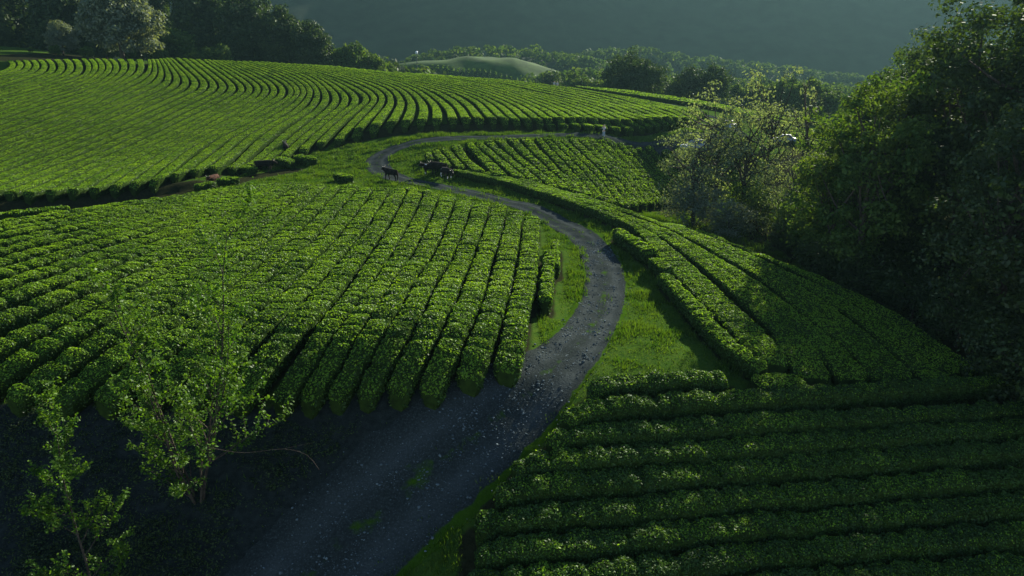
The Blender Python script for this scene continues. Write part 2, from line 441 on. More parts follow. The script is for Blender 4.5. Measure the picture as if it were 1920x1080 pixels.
    o = mesh_obj("tea_hedge", np.concatenate([q, lv]), [np.concatenate([f, lf + len(q)])] + ends, [M_TEACORE, M_TEAOLD, M_TEA],
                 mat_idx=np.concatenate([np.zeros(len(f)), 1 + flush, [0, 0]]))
    tag(o, label, "hedge", group)
    SOILPTS.append(np.column_stack([p, wd]))
    return o

ONES = "first second third fourth fifth sixth seventh eighth ninth tenth eleventh twelfth thirteenth fourteenth fifteenth sixteenth seventeenth eighteenth nineteenth".split()
TENS = {20: "twenti", 30: "thirti", 40: "forti", 50: "fifti", 60: "sixti", 70: "seventi", 80: "eighti", 90: "nineti"}
CARD = {20: "twenty", 30: "thirty", 40: "forty", 50: "fifty", 60: "sixty", 70: "seventy", 80: "eighty", 90: "ninety"}
def ordinal(n):
    if n < 20: return ONES[n - 1]
    a, b = n // 10 * 10, n % 10
    return TENS[a] + "eth" if b == 0 else CARD[a] + "-" + ONES[b - 1]
def family(guides, pitch, h=.9, n=60):
    """hedge centre lines: the guides and evenly spread lines between them; returns (line, local width)"""
    g = [guide(x, n, h) for x in guides]
    lines = []
    for a, b in zip(g[:-1], g[1:]):
        dmin = np.sqrt(((a[:, None] - b[None]) ** 2).sum(2)).min(1)
        k = max(1, int(round(np.median(dmin) / pitch)))
        for t in np.arange(k) / k:
            lines.append(a * (1 - t) + b * t)
    lines.append(g[-1])
    out = []
    for i, l in enumerate(lines):
        ds = []
        for j in (i - 1, i + 1):
            if 0 <= j < len(lines):
                ds.append(np.sqrt(((l[:, None] - lines[j][None]) ** 2).sum(2)).min(1))
        out.append((l, np.minimum.reduce(ds)))
    return out

# ------------------------------------------------------------------ tea hedge layout
A_G = [[(18, 115), (25, 123), (0, 137), (-120, 165)],
       [(90, 113), (100, 126), (85, 142), (0, 170), (-150, 215)],
       [(157, 112), (168, 125), (157, 143), (100, 163), (0, 193), (-150, 240)],
       [(207, 112), (220, 123), (213, 140), (167, 167), (83, 193), (0, 222), (-150, 270)],
       [(280, 113), (283, 130), (267, 147), (217, 173), (133, 213), (0, 263), (-150, 315)],
       [(320, 110), (353, 140), (370, 157), (355, 172), (300, 197), (167, 257), (0, 320), (-120, 362)],
       [(383, 113), (433, 147), (457, 167), (443, 180), (367, 220), (200, 300), (50, 368)],
       [(433, 115), (517, 147), (547, 170), (537, 187), (467, 227), (367, 280), (285, 348)],
       [(500, 117), (583, 143), (627, 177), (623, 200), (567, 247), (495, 305)],
       [(540, 120), (640, 155), (687, 185), (667, 207), (640, 230), (600, 270)],
       [(580, 122), (717, 160), (750, 187), (747, 207), (730, 240)],
       [(620, 125), (770, 160), (837, 200), (850, 232)],
       [(660, 129), (827, 167), (893, 193), (927, 232)],
       [(720, 135), (873, 163), (973, 200), (1017, 235)],
       [(800, 140), (923, 162), (1057, 207), (1107, 238)],
       [(880, 146), (973, 167), (1107, 200), (1207, 241)],
       [(960, 152), (1140, 180), (1300, 230)],
       [(1060, 164), (1180, 184), (1322, 212)]]
B_G = [[(998, 408), (990, 493), (983, 540), (973, 577), (962, 635), (948, 695)],
       [(937, 387), (923, 437), (903, 493), (887, 547), (863, 600), (838, 655), (805, 735)],
       [(873, 373), (853, 427), (827, 490), (800, 520), (773, 580), (727, 660), (682, 740)],
       [(780, 358), (750, 420), (700, 500), (650, 570), (605, 630), (567, 692), (522, 752)],
       [(627, 350), (533, 443), (433, 520), (333, 590), (215, 672), (110, 752)],
       [(545, 343), (417, 437), (267, 520), (133, 585), (-10, 655), (-150, 735)],
       [(430, 352), (333, 412), (110, 480), (-60, 530)],
       [(370, 362), (167, 412), (0, 442), (-120, 465)],
       [(260, 377), (110, 402), (0, 418), (-120, 432)]]
C_G = [[(802, 286), (808, 300)], [(815, 281), (838, 311)], [(832, 277), (866, 315)], [(853, 272), (873, 300), (900, 322)],
       [(877, 267), (940, 330)], [(893, 265), (927, 293), (975, 333)], [(933, 260), (973, 297), (1040, 350)],
       [(1007, 258), (1060, 317), (1105, 366)], [(1053, 260), (1123, 327), (1172, 384)], [(1142, 263), (1200, 330), (1250, 378)],
       [(1213, 272), (1263, 323), (1315, 372)], [(1275, 275), (1345, 340)]]
D_G = [[(868, 318), (970, 342), (1100, 384), (1195, 423), (1240, 462), (1290, 510), (1345, 563), (1400, 615), (1455, 676)],
       [(910, 322), (1000, 345), (1120, 385), (1220, 426), (1285, 464), (1347, 509), (1420, 568), (1480, 627), (1528, 700)],
       [(975, 334), (1060, 359), (1150, 393), (1250, 432), (1325, 475), (1397, 520), (1480, 585), (1560, 655), (1600, 703)],
       [(1080, 362), (1180, 396), (1280, 436), (1360, 476), (1447, 525), (1530, 590), (1613, 655), (1655, 702)],
       [(1190, 400), (1300, 440), (1400, 487), (1480, 530), (1563, 587), (1647, 655), (1695, 702)],
       [(1250, 415), (1347, 453), (1450, 500), (1547, 548), (1640, 610), (1740, 692)],
       [(1300, 430), (1400, 465), (1500, 507), (1600, 558), (1700, 630), (1790, 692)],
       [(1370, 454), (1480, 496), (1560, 530), (1660, 582), (1760, 650), (1830, 692)]]
E_G = [[(1112, 737), (1130, 723), (1230, 713), (1362, 708)],
       [(1058, 790), (1075, 773), (1180, 757), (1300, 749), (1420, 743), (1560, 736), (1720, 724), (1950, 710)],
       [(1032, 832), (1060, 815), (1150, 808), (1400, 793), (1650, 779), (1950, 763)],
       [(965, 882), (1000, 866), (1200, 850), (1450, 831), (1700, 815), (1950, 797)],
       [(930, 928), (1000, 910), (1200, 895), (1450, 872), (1700, 855), (1950, 838)],
       [(892, 985), (930, 970), (1000, 965), (1200, 950), (1450, 926), (1700, 906), (1950, 888)],
       [(892, 1040), (930, 1030), (1000, 1024), (1250, 1000), (1500, 976), (1950, 938)],
       [(870, 1098), (1000, 1082), (1250, 1058), (1500, 1032), (1950, 996)],
       [(860, 1160), (1000, 1142), (1250, 1118), (1500, 1093), (1950, 1056)]]
F_G = [[(1078, 161), (1200, 178), (1320, 196), (1400, 214), (1450, 236)], [(1160, 167), (1300, 187), (1400, 206), (1500, 224), (1590, 236)]]
F2_G = [[(1470, 236), (1530, 246), (1600, 252)], [(1480, 262), (1530, 280), (1590, 300)]]
A_L, B_L, C_L, D_L = family(A_G, 1.75), family(B_G, 1.72), family(C_G, 1.55), family(D_G, 1.7)
F_L, F2_L = family(F_G, 1.9), family(F2_G, 1.9)
E_L = [(guide(g, 50, .9), np.full(50, 1.0)) for g in E_G]
EDGE = [[(852, 317), (912, 330), (968, 342), (1050, 366), (1110, 388), (1160, 411)]]
SINGLE = [([(1157, 430), (1185, 448), (1220, 472)], 1.05, 1.1, "short clipped tea hedge standing alone beside the grass verge at the bend"),
          ([(1224, 483), (1258, 508)], .9, .95, "small tea bush piece just below the short lone hedge at the bend"),
          ([(1244, 512), (1282, 552), (1326, 602), (1372, 648), (1432, 688)], .95, 1.0, "outermost long narrow hedge between grass verge and right hand slope"),
          ([(1262, 545), (1280, 553)], .8, .7, "tiny round tea bush left of the outermost narrow hedge"),
          ([(1285, 563), (1310, 578)], 1.0, .8, "rounded tea bush at the grass corner casting a dark shadow"),
          ([(1330, 612), (1357, 632)], 1.1, .9, "isolated bushy tea plant low on the right verge"),
          ([(1417, 714), (1500, 711)], 1.3, .95, "short dim hedge lying below the ends of the right slope hedges"),
          ([(1728, 706), (1775, 704)], 1.2, .9, "short dark hedge at far right under the big trees"),
          ([(1030, 470), (1026, 520), (1022, 560)], .75, 1.2, "ragged narrow hedge remnant between plot corner and gravel bend"),
          ([(1041, 452), (1043, 500)], .5, 1.0, "thin broken strip of tea bush closest to the gravel bend"),
          ([(760, 354), (778, 356)], 1.5, 1.1, "flat topped tea bush beside the track, left of a pair"),
          ([(790, 358), (806, 362)], 1.2, 1.1, "flat topped tea bush beside the track, right of a pair"),
          ([(632, 326), (655, 332)], 1.3, .9, "low tea bush on the grass above the middle plot"),
          ([(645, 347), (672, 352)], 1.2, .9, "dark fronted tea bush at the grassy edge of the middle plot"),
          ([(522, 297), (548, 302)], 1.8, 1.2, "square tea bush on the grass right of the black cow"),
          ([(556, 292), (586, 297)], 1.7, 1.2, "square tea bush furthest out on the meadow near the cows"),
          ([(450, 312), (475, 315)], 1.7, 1.0, "tea bush directly behind the black cow in the gap"),
          ([(366, 348), (396, 342)], 1.6, 1.0, "small tea bush beside the brown cow"),
          ([(414, 338), (442, 332)], 1.6, 1.0, "tea bush just right of the brown cow"),
          ([(138, 397), (196, 386)], 1.5, 1.0, "isolated short hedge in the dark gap at left"),
          ([(-40, 405), (60, 396), (126, 388)], 1.5, 1.0, "upper hedge of the pair at the left edge gap"),
          ([(-60, 424), (40, 412), (126, 395)], 1.5, 1.1, "lower hedge of the pair at the left edge gap")]
SINGLE_L = [(guide(g, 24, h * .9), w, h, lab) for g, w, h, lab in SINGLE]
EDGE_L = [(guide(g, 50, .75), 1.0) for g in EDGE]

# ------------------------------------------------------------------ tracks
TRK = [((1372, 259), 1.4), ((1330, 257), 1.6), ((1280, 257), 1.7), ((1130, 256), 1.7), ((950, 257), 1.8), ((850, 260), 1.9), ((790, 265), 2.0), ((740, 279), 2.1),
       ((712, 295), 2.1), ((708, 312), 2.0), ((728, 328), 1.9), ((765, 340), 1.7), ((830, 352), 1.6), ((900, 367), 1.55), ((960, 383), 1.5), ((1020, 404), 1.55),
       ((1070, 430), 1.6), ((1108, 462), 1.65), ((1130, 500), 1.7), ((1134, 545), 1.7), ((1120, 592), 1.7), ((1088, 642), 1.8), ((1040, 692), 2.0),
       ((978, 748), 2.3), ((905, 805), 2.6), ((825, 865), 2.9), ((745, 930), 3.1), ((665, 1000), 3.2), ((590, 1075), 3.2), ((500, 1180), 3.1), ((420, 1300), 3.0)]
TRK2 = [((1040, 164), 1.2), ((1110, 171), 1.4), ((1180, 181), 1.6), ((1265, 199), 1.7), ((1335, 219), 1.5), ((1372, 238), 1.4), ((1396, 256), 1.3)]
def track(name, spec, label):
    w = np.array([[*on_ground(*p)[:2], hw] for p, hw in spec])
    c = spline(w, 260); c[:, :2] = resample(c[:, :2], 260)
    L = np.linalg.norm(np.diff(c[:, :2], axis=0), axis=1).sum(); n = int(L / .3)
    c = resample(c, n)
    for _ in range(4): c[1:-1] = (c[:-2] + 2 * c[1:-1] + c[2:]) / 4
    t = np.gradient(c[:, :2], axis=0); t /= np.linalg.norm(t, axis=1)[:, None]
    nx = np.stack([t[:, 1], -t[:, 0]], 1)
    k = 17; u = np.linspace(-1, 1, k)
    q = c[:, None, :2] + nx[:, None] * (u[None, :, None] * c[:, None, 2:3])
    ed = noise(np.column_stack([c[:, :2] * .8, np.zeros(n)])) * .3 + noise(np.column_stack([c[:, :2] * 2.3, np.ones(n)])) * .15
    q[:, 0] -= nx * ed[:, None]; q[:, -1] += nx * np.roll(ed, 40)[:, None]
    z = ground(q[..., 0], q[..., 1]) + .05 - .09 * np.abs(u)[None] ** 6
    rut = -.05 * (np.exp(-((np.abs(u) - .48) / .15) ** 2))[None]
    bump = .03 * noise(np.column_stack([q.reshape(-1, 2) * 2.5, np.zeros(n * k)])).reshape(n, k)
    v = np.concatenate([q, (z + rut + bump + .04)[..., None]], 2)
    i = np.arange(n - 1)[:, None] * k; j = np.arange(k - 1)[None]
    f = np.stack([i + j, i + j + 1, i + k + j + 1, i + k + j], -1).reshape(-1, 4)
    g = .30 * np.exp(-(u / .22) ** 2) + 1.0 * smooth(.70, 1.0, np.abs(u))
    gg = np.tile(g, (n, 1)); gg[:, u > .6] = np.minimum(gg[:, u > .6], smooth(34, 42, q[:, u > .6, 1]) * 1.0)
    o = mesh_obj(name, v.reshape(-1, 3), [f], [M_TRACK], smooth_sh=True, attr={"green": gg.ravel(), "rut": np.tile(np.exp(-((np.abs(u) - .46) / .2) ** 2), n)})
    return c, tag(o, label, kind="structure")
TRC, _ = track("gravel_track", TRK, "pale gravel track winding between the tea plots")
TRC2, _ = track("field_road", TRK2, "narrow road climbing behind the upper tea field")

# ------------------------------------------------------------------ the land
def axis(lo, a, b, hi, s, grow):
    x = list(np.arange(a, b + 1e-6, s)); d = s
    while x[-1] < hi: d *= grow; x.append(min(hi, x[-1] + d))
    d = s
    while x[0] > lo: d *= grow; x.insert(0, max(lo, x[0] - d))
    return np.array(x)
LX, LY = axis(-1320, -62, 62, 1320, .5, 1.045), axis(-70, 14, 132, 1180, .5, 1.03)
XX, YY = np.meshgrid(LX, LY)
ZZ = ground(XX, YY)
mgx, mgy = np.arange(-120, 120, .5), np.arange(0, 215, .5)
SOIL_SHADE = np.zeros((len(mgy), len(mgx)))
def stamp(grid, pts, rad):
    for x, y, w in zip(pts[:, 0], pts[:, 1], np.broadcast_to(rad, len(pts))):
        x0, x1 = np.searchsorted(mgx, [x - w, x + w]); y0, y1 = np.searchsorted(mgy, [y - w, y + w])
        if x1 > x0 and y1 > y0:
            d = np.hypot(mgx[None, x0:x1] - x, mgy[y0:y1, None] - y)
            grid[y0:y1, x0:x1] = np.maximum(grid[y0:y1, x0:x1], np.clip(1.35 - d / w, 0, 1.35))
def lookup(grid, x, y):
    ix = np.clip(((x - mgx[0]) / .5).astype(int), 0, len(mgx) - 1); iy = np.clip(((y - mgy[0]) / .5).astype(int), 0, len(mgy) - 1)
    return grid[iy, ix]
for l, *_r in A_L + B_L + C_L + D_L + E_L + F_L + F2_L + EDGE_L:
    stamp(SOIL_SHADE, resample(l, max(4, int(np.linalg.norm(np.diff(l, axis=0), axis=1).sum() / .6))), .95)
bl = resample(BANKLINE, 220); bs = bl[(bl[:, 0] < -37) | (bl[:, 0] > -25)]; stamp(SOIL_SHADE, bs + np.array([-.1, -.9]), 1.9)  # bare soil in the left gap; along the road, hedge shade painted as soil
bl = bl[:70]; stamp(SOIL_SHADE, bl + np.array([.3, -2.2]), 2.0)
for l, *_r in SINGLE_L: stamp(SOIL_SHADE, resample(l, 20), .7)
ROADM = np.zeros_like(SOIL_SHADE)
for t in (TRC, TRC2): stamp(ROADM, t[:, :2], t[:, 2] * 1.02)
DIRTPOLY = np.array([at_z(x, y, z)[:2] for x, y, z in [(-500, 730, -1), (0, 745, -.9), (300, 760, -.9), (600, 760, -.5), (800, 755, -.4), (950, 712, 0), (1015, 700, 0),
                     (900, 800, -1), (700, 960, -2.4), (560, 1100, -3.6), (420, 1400, -5), (-900, 1400, -6)]])
def inpoly(x, y, P):
    r = np.zeros(np.shape(x), bool); j = len(P) - 1
    for i in range(len(P)):
        xi, yi = P[i]; xj, yj = P[j]
        r ^= ((yi > y) != (yj > y)) & (x < (xj - xi) * (y - yi) / (yj - yi + 1e-12) + xi); j = i
    return r
dirt = inpoly(XX, YY, DIRTPOLY) * 1.0
near = (np.abs(XX) < 115) & (YY < 212) & (YY > 0)
road = np.where(near, lookup(ROADM, XX, YY), 0)
dirt = np.maximum(dirt, .75 * road)
soil = np.where(near, lookup(SOIL_SHADE, XX, YY), 0)
forest_floor = smooth(0, 10, (XX - np.interp(YY, [20, 35, 45, 60, 90, 120], [26, 24, 24, 24, 24, 40])))
soil = np.maximum(soil, np.where((YY < 130), forest_floor, 0))
WOODPOLY = np.array([at_z(x, y, z)[:2] for x, y, z in [(1215, 422, 1.0), (1350, 469, .5), (1450, 506, 0), (1560, 547, -.5), (1680, 602, -1.2), (1800, 665, -2), (1980, 690, -3)]] + [(75., 25.), (75., 112.), (34., 92.), (20., 84.)])
soil = np.maximum(soil, inpoly(XX, YY, WOODPOLY) * 1.0)
soil = np.maximum(soil, smooth(195, 215, YY) * (XX > -150))
nx_, ny_ = len(LX), len(LY)
i = np.arange(ny_ - 1)[:, None] * nx_; j = np.arange(nx_ - 1)[None]
GF = np.stack([i + j, i + j + 1, i + nx_ + j + 1, i + nx_ + j], -1).reshape(-1, 4)
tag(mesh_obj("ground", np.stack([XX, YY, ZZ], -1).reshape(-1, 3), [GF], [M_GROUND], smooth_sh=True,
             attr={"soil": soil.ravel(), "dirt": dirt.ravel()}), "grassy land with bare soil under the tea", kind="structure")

# ------------------------------------------------------------------ far hills and the mountain
HILL = np.array([at_depth(x, y, 490) for x, y in [(690, 150), (750, 122), (800, 113), (860, 109), (920, 108), (965, 111), (1000, 119), (1050, 138), (1130, 185)]])
def far_hill(x, y):
    zc = np.interp(x, HILL[:, 0], HILL[:, 2], left=-35, right=-35)
    return -34 + 1.3 * noise(np.stack([np.ravel(x) / 14, np.ravel(y) / 14, np.zeros(np.size(x))], 1)).reshape(np.shape(x)) + (zc + 34) * np.exp(-((y - 480) / np.where(y < 480, 62, 90)) ** 2)
hx, hy = np.meshgrid(np.linspace(-112, 68, 90), np.linspace(345, 600, 110))
hz = far_hill(hx, hy)
def gridmesh(name, x, y, z, m, label, kind="structure"):
    n, k = x.shape
    i = np.arange(n - 1)[:, None] * k; j = np.arange(k - 1)[None]
    f = np.stack([i + j, i + j + 1, i + k + j + 1, i + k + j], -1).reshape(-1, 4)
    return tag(mesh_obj(name, np.stack([x, y, z], -1).reshape(-1, 3), [f], [m], smooth_sh=True), label, kind=kind)
gridmesh("hill", hx, hy, hz, M_HILLGRASS, "rounded green hill beyond the tea fields")
mx, my = np.meshgrid(np.linspace(-1300, 1300, 240), np.linspace(690, 1150, 60))
mp = np.stack([mx.ravel() / 200, my.ravel() / 200, np.zeros(mx.size)], 1)
mn = (noise(mp) + .5 * noise(mp * 2.3) + .25 * noise(mp * 5.1)).reshape(mx.shape)
mz = -36 + 168 * np.clip((my + 14 * mn - 715) / 290, 0, 1.06) + 3 * mn
gridmesh("mountain", mx, my, mz, M_FOREST, "dark wooded mountain side across the valley")
def forest_band(name, pix, d, drop, label, blobs, leaf, seed, mats=None):
    r = np.random.default_rng(seed)
    cr = np.array([at_depth(x, y, d) for x, y in pix]); cr[:, 2] -= drop
    y0 = cr[:, 1].mean(); wd = d * .10
    x, y = np.meshgrid(np.linspace(cr[0, 0], cr[-1, 0], 70), np.linspace(y0 - 2.2 * wd, y0 + 2.2 * wd, 40))
    def hz(x, y): return -36 + (np.interp(x, cr[:, 0], cr[:, 2]) + 36) * np.exp(-((y - y0) / wd) ** 2)
    n = blobs
    bx, by = r.uniform(cr[0, 0], cr[-1, 0], n), y0 + r.normal(0, .55, n) * wd
    c = np.stack([bx, by, hz(bx, by) + drop * r.uniform(.2, .9, n)], 1)
    rad = drop * r.uniform(.5, 1.0, n)
    V, Fc, N = [], [], 0
    m = 46
    dd = r.normal(size=(n, m, 3)); dd /= np.linalg.norm(dd, axis=2)[:, :, None]; dd[..., 2] = np.abs(dd[..., 2]) * 1.0 - .15
    p = c[:, None] + dd * rad[:, None, None] * r.uniform(.75, 1.1, (n, m, 1))
    lv, lf = leaf_quads(p.reshape(-1, 3), dd.reshape(-1, 3), leaf, r, .6, .9)
    k = x.shape[1]
    i = np.arange(x.shape[0] - 1)[:, None] * k; j = np.arange(k - 1)[None]
    f = np.stack([i + j, i + j + 1, i + k + j + 1, i + k + j], -1).reshape(-1, 4)
    g = np.stack([x, y, hz(x, y)], -1).reshape(-1, 3)
    o = mesh_obj(name, np.concatenate([g, lv]), [f, lf + len(g)], [M_FOREST, M_MIDLEAF], mat_idx=np.concatenate([np.zeros(len(f)), np.ones(len(lf))]))
    return tag(o, label, kind="stuff")
forest_band("distant_woods", [(1020, 135), (1060, 112), (1100, 101), (1150, 93), (1200, 91), (1240, 97), (1290, 110), (1350, 115), (1400, 121), (1460, 127), (1540, 138), (1680, 150), (1800, 160)],
            640, 6.5, "hazy wooded ridge furthest across the valley", 900, 2.5, 11)
forest_band("hillside_woods", [(720, 128), (770, 112), (810, 101), (850, 95), (900, 91), (960, 88), (1010, 94), (1060, 103), (1120, 115), (1160, 126), (1220, 150)], 535, 5.5, "band of woodland along the back of the green hill", 420, 2.0, 12)
forest_band("valley_woods", [(930, 190), (985, 152), (1040, 140), (1100, 137), (1180, 142), (1280, 150), (1380, 156), (1460, 158), (1560, 165), (1700, 175), (1850, 185)], 360, 5.5, "valley woodland behind the upper tea field", 620, 1.7, 13)

# ------------------------------------------------------------------ tea hedges
def plant(rows, where, group, first, height=1.0, fill=.80, wmax=1.6, **k):
    for i, (l, loc) in enumerate(rows):
        w = np.clip(loc * fill, .55, wmax)
        hedge(l, w, height, f"{ordinal(i + 1)} clipped tea hedge {where}", group, seed=first + i, **k)
plant(A_L, "from the left edge of the large upper hillside field", "tea hedges of the upper hillside field", 1000, 1.12, .66, 1.5, ds=.45, detail=False, dens=46, lsize=.16, rough=.05, cleft=.05)
plant(B_L, "left of the gravel bend in the middle plot", "tea hedges of the middle plot", 2000, 1.05, .83, 1.6, ds=.20, dens=110, lsize=.12, rough=.10, fresh=.85)
plant(C_L, "from the left in the shaded hollow below the upper road", "tea hedges of the shaded hollow", 3000, 1.0, .82, 1.5, ds=.35, dens=30, lsize=.2)
plant(D_L, "from the grass verge on the right hand slope", "tea hedges of the right hand slope", 4000, .85, 1.0, 2.0, ds=.22, dens=120, lsize=.11, rough=.08, cleft=.08, fresh=.85)
plant(E_L, "from the top of the dim terraced plot at lower right", "tea hedges of the lower right plot", 5000, 1.05, 1.0, 1.15, ds=.16, dens=260, lsize=.10, rough=.16, fresh=.33)  # fewer young top leaves here: the plot's shade put into leaf colour
plant(F_L, "from the road on the strip behind the upper field", "tea hedges of the strip behind the road", 6000, .95, .85, 1.7, ds=.6, detail=False, dens=14, lsize=.3)
plant(F2_L, "of the small bright plot behind the bare tree, from the top", "tea hedges behind the bare tree", 6500, .95, .85, 1.7, ds=.5, detail=False, dens=16, lsize=.28)
for l, w in EDGE_L:
    hedge(l, w, .75, "long edge hedge with dark side following the verge from the group of cows", "tea hedges of the right hand slope", ds=.22, dens=90, lsize=.13, seed=7001)
for i, (l, w, h, lab) in enumerate(SINGLE_L):
    d = float(np.hypot(*l[0]))
    hedge(l, w, h, lab, None, ds=.16, dens=150 if d < 60 else 70, lsize=.11 if d < 60 else .17, seed=7100 + i, rough=.15)
_g = ground
ground = far_hill
for i in range(24):                                   # contour planting seen end on, on the far hill
    px = 818 + i * 9.4
    pts = []
    for t in np.linspace(0, 1, 12):
        x = (px - 960) / F * 480 * (1 - .04 * t); y = 434 + 26 * t * (1 - i / 40)
        pts.append((x, y))
    hedge(np.array(pts), 1.8, 1.7, f"{ordinal(i + 1)} thin pale crop line from the left on the far hill", "pale crop lines on the far hill", ds=3, detail=False, dens=1.5, lsize=.9, seed=8000 + i)
ground = _g

# ------------------------------------------------------------------ trees
def crown_tree(seed, h, rx, rz, nclump, per, leaf, base=.2, trunk_r=.3, mat_leaf=None, clump=.30, limbs=14, flat=.9, lean=0.0):
    """tapered trunk with limbs running out to leaf clumps that fill an uneven crown; returns trunk Geo, leaf (v, f)"""
    r = np.random.default_rng(seed)
    hc = h - rz
    d = r.normal(size=(nclump, 3)); d /= np.linalg.norm(d, axis=1)[:, None]
    lump = np.minimum(1 + .28 * noise(d * 2.1 + seed) + .12 * noise(d * 5 + seed), 1.12)
    rad = np.maximum(r.uniform(0, 1, nclump) ** .42, .25) * lump
    full = np.where(d[:, 2] < 0, (1 - np.minimum(d[:, 2] ** 2, .96)) ** -.32, 1.0)
    c = d * rad[:, None] * np.stack([rx * full, rx * full, np.full(nclump, rz)], 1) * (1 - clump * .5)
    c[:, 2] += hc; c[:, 0] += lean * c[:, 2] / h
    c = c[c[:, 2] > h * base * .6]
    n = len(c)
    cr = clump * rx * r.uniform(.55, 1.25, n)
    dd = r.normal(size=(n, per, 3)); dd /= np.linalg.norm(dd, axis=2)[:, :, None]
    p = c[:, None] + dd * cr[:, None, None] * (r.uniform(0, 1, (n, per, 1)) ** .5) * np.array([1, 1, .72])
    nn = dd + np.array([0, 0, .5])
    keep = (r.uniform(size=(n, per)) < r.uniform(.45, 1, (n, 1))).ravel()
    lv, lf = leaf_quads(p.reshape(-1, 3)[keep], nn.reshape(-1, 3)[keep], leaf, r, flat, .6)
    g = Geo()
    tz = np.linspace(0, 1, 9)
    tp = np.stack([.25 * np.sin(tz * 3 + seed) * rx * .15 + lean * tz, .2 * np.cos(tz * 2.4 + seed) * rx * .15, tz * (hc + rz * .4)], 1); tp[0, 2] = -.5
    tube(g, tp, trunk_r * (1.25 - 1.1 * tz ** .8), 8)
    for k in r.choice(n, min(limbs, n), replace=False):
        a = tp[r.integers(3, 8)]; b = c[k]
        m = (a + b) / 2 + np.array([0, 0, -.12 * np.linalg.norm(b - a)])
        q = spline(np.array([a, m, b]), 7)
        tube(g, q, np.linspace(trunk_r * .42, trunk_r * .07, 7), 5)
    return g, (lv, lf)
def branchy(seed, h, stems, spread, depth, leaf, per, radius, upright=.75, leaf_from=.2, first=.18, nb=(7, 5, 4), lens=(.42, .5, .5), droop=.0, jit=.10):
    """open tree: several stems, branches and twigs; leaves sit along the twigs"""
    r = np.random.default_rng(seed); g = Geo(); tw = []
    def grow(a, dirn, L, rad, lev):
        n = 8 if lev == 0 else 6
        q = [a]; d = dirn / np.linalg.norm(dirn)
        for i in range(n):
            d = d + r.normal(0, jit * (1 + .5 * lev), 3) + np.array([0, 0, .06 * (lev > 0) - droop * lev * .05]); d /= np.linalg.norm(d)
            q.append(q[-1] + d * L / n)
        q = np.array(q)
        tube(g, q, rad * np.linspace(1, .22, n + 1), 7 if lev == 0 else 4)
        if lev >= depth: tw.append((q, L)); return
        k = nb[lev]
        for i in range(k):
            t = first + (1 - first) * (i + r.uniform(.2, .9)) / k
            if lev: t = .25 + .75 * (i + r.uniform(.2, .9)) / k
            f = t * n; j = min(int(f), n - 1); b = q[j] + (q[j + 1] - q[j]) * (f - j)
            az = r.uniform(0, 2 * math.pi)
            side = np.array([math.cos(az), math.sin(az), 0.0])
            dn = q[j + 1] - q[j]; dn /= np.linalg.norm(dn)
            dd = dn * upright + side * (1 - .25 * (t > .8)) + np.array([0, 0, .1 - droop * .4])
            grow(b, dd, L * lens[lev] * (1.15 - .65 * t) * r.uniform(.75, 1.2), rad * .45 * (1.1 - .6 * t), lev + 1)
        tw.append((q[n // 2:], L * .5))
    for s in range(stems):
        az = 2 * math.pi * s / stems + r.uniform(-.5, .5)
        tilt = spread * r.uniform(.4, 1.0) if stems > 1 else 0
        a = np.array([math.cos(az) * .15, math.sin(az) * .15, -.4]) if stems > 1 else np.array([0, 0, -.4])
        grow(a, np.array([math.cos(az) * tilt, math.sin(az) * tilt, 1.0]), h * (1 if s == 0 else r.uniform(.6, .92)), radius * (1 if s == 0 else .75), 0)
    P, N = [], []
    for q, L in tw:
        m = r.poisson(per * L)
        if not m: continue
        f = (leaf_from + (1 - leaf_from) * r.uniform(size=m)) * (len(q) - 1); j = np.minimum(f.astype(int), len(q) - 2)
        p = q[j] + (q[j + 1] - q[j]) * (f - j)[:, None] + r.normal(0, leaf * .6, (m, 3))
        P.append(p); N.append(np.tile([0, 0, .8], (m, 1)) + r.normal(0, .3, (m, 3)))
    lv, lf = leaf_quads(np.concatenate(P), np.concatenate(N), leaf, r, .7, .62) if P else (np.zeros((0, 3)), np.zeros((0, 4), int))
    return g, (lv, lf)
def make_tree(name, loc, label, geo, mleaf, mbark, group=None, rz=0.0, cat="tree", scale=1.0):
    t = thing(name, loc, label, cat, rz, group); t.scale = (scale,) * 3
    g, (lv, lf) = geo
    g.obj("trunk", [mbark], t, smooth_sh=True)
    if len(lf): mesh_obj("crown", lv, [lf], [mleaf], t)
    return t
def foot(px, d):
    """where a tree stands: column of the photo, distance from the camera"""
    x = (px - 960) / F * d; y = d
    for _ in range(4):
        z = float(ground(np.array([x]), np.array([y]))[0]); y = (d - (CAM_Z - z) * SP) / CP
    return Vector((x, y, float(ground(np.array([x]), np.array([y]))[0])))
def top_height(py, d, base):
    r = ray(960, py)
    return CAM_Z + base.y * r[2] / r[1] - base.z

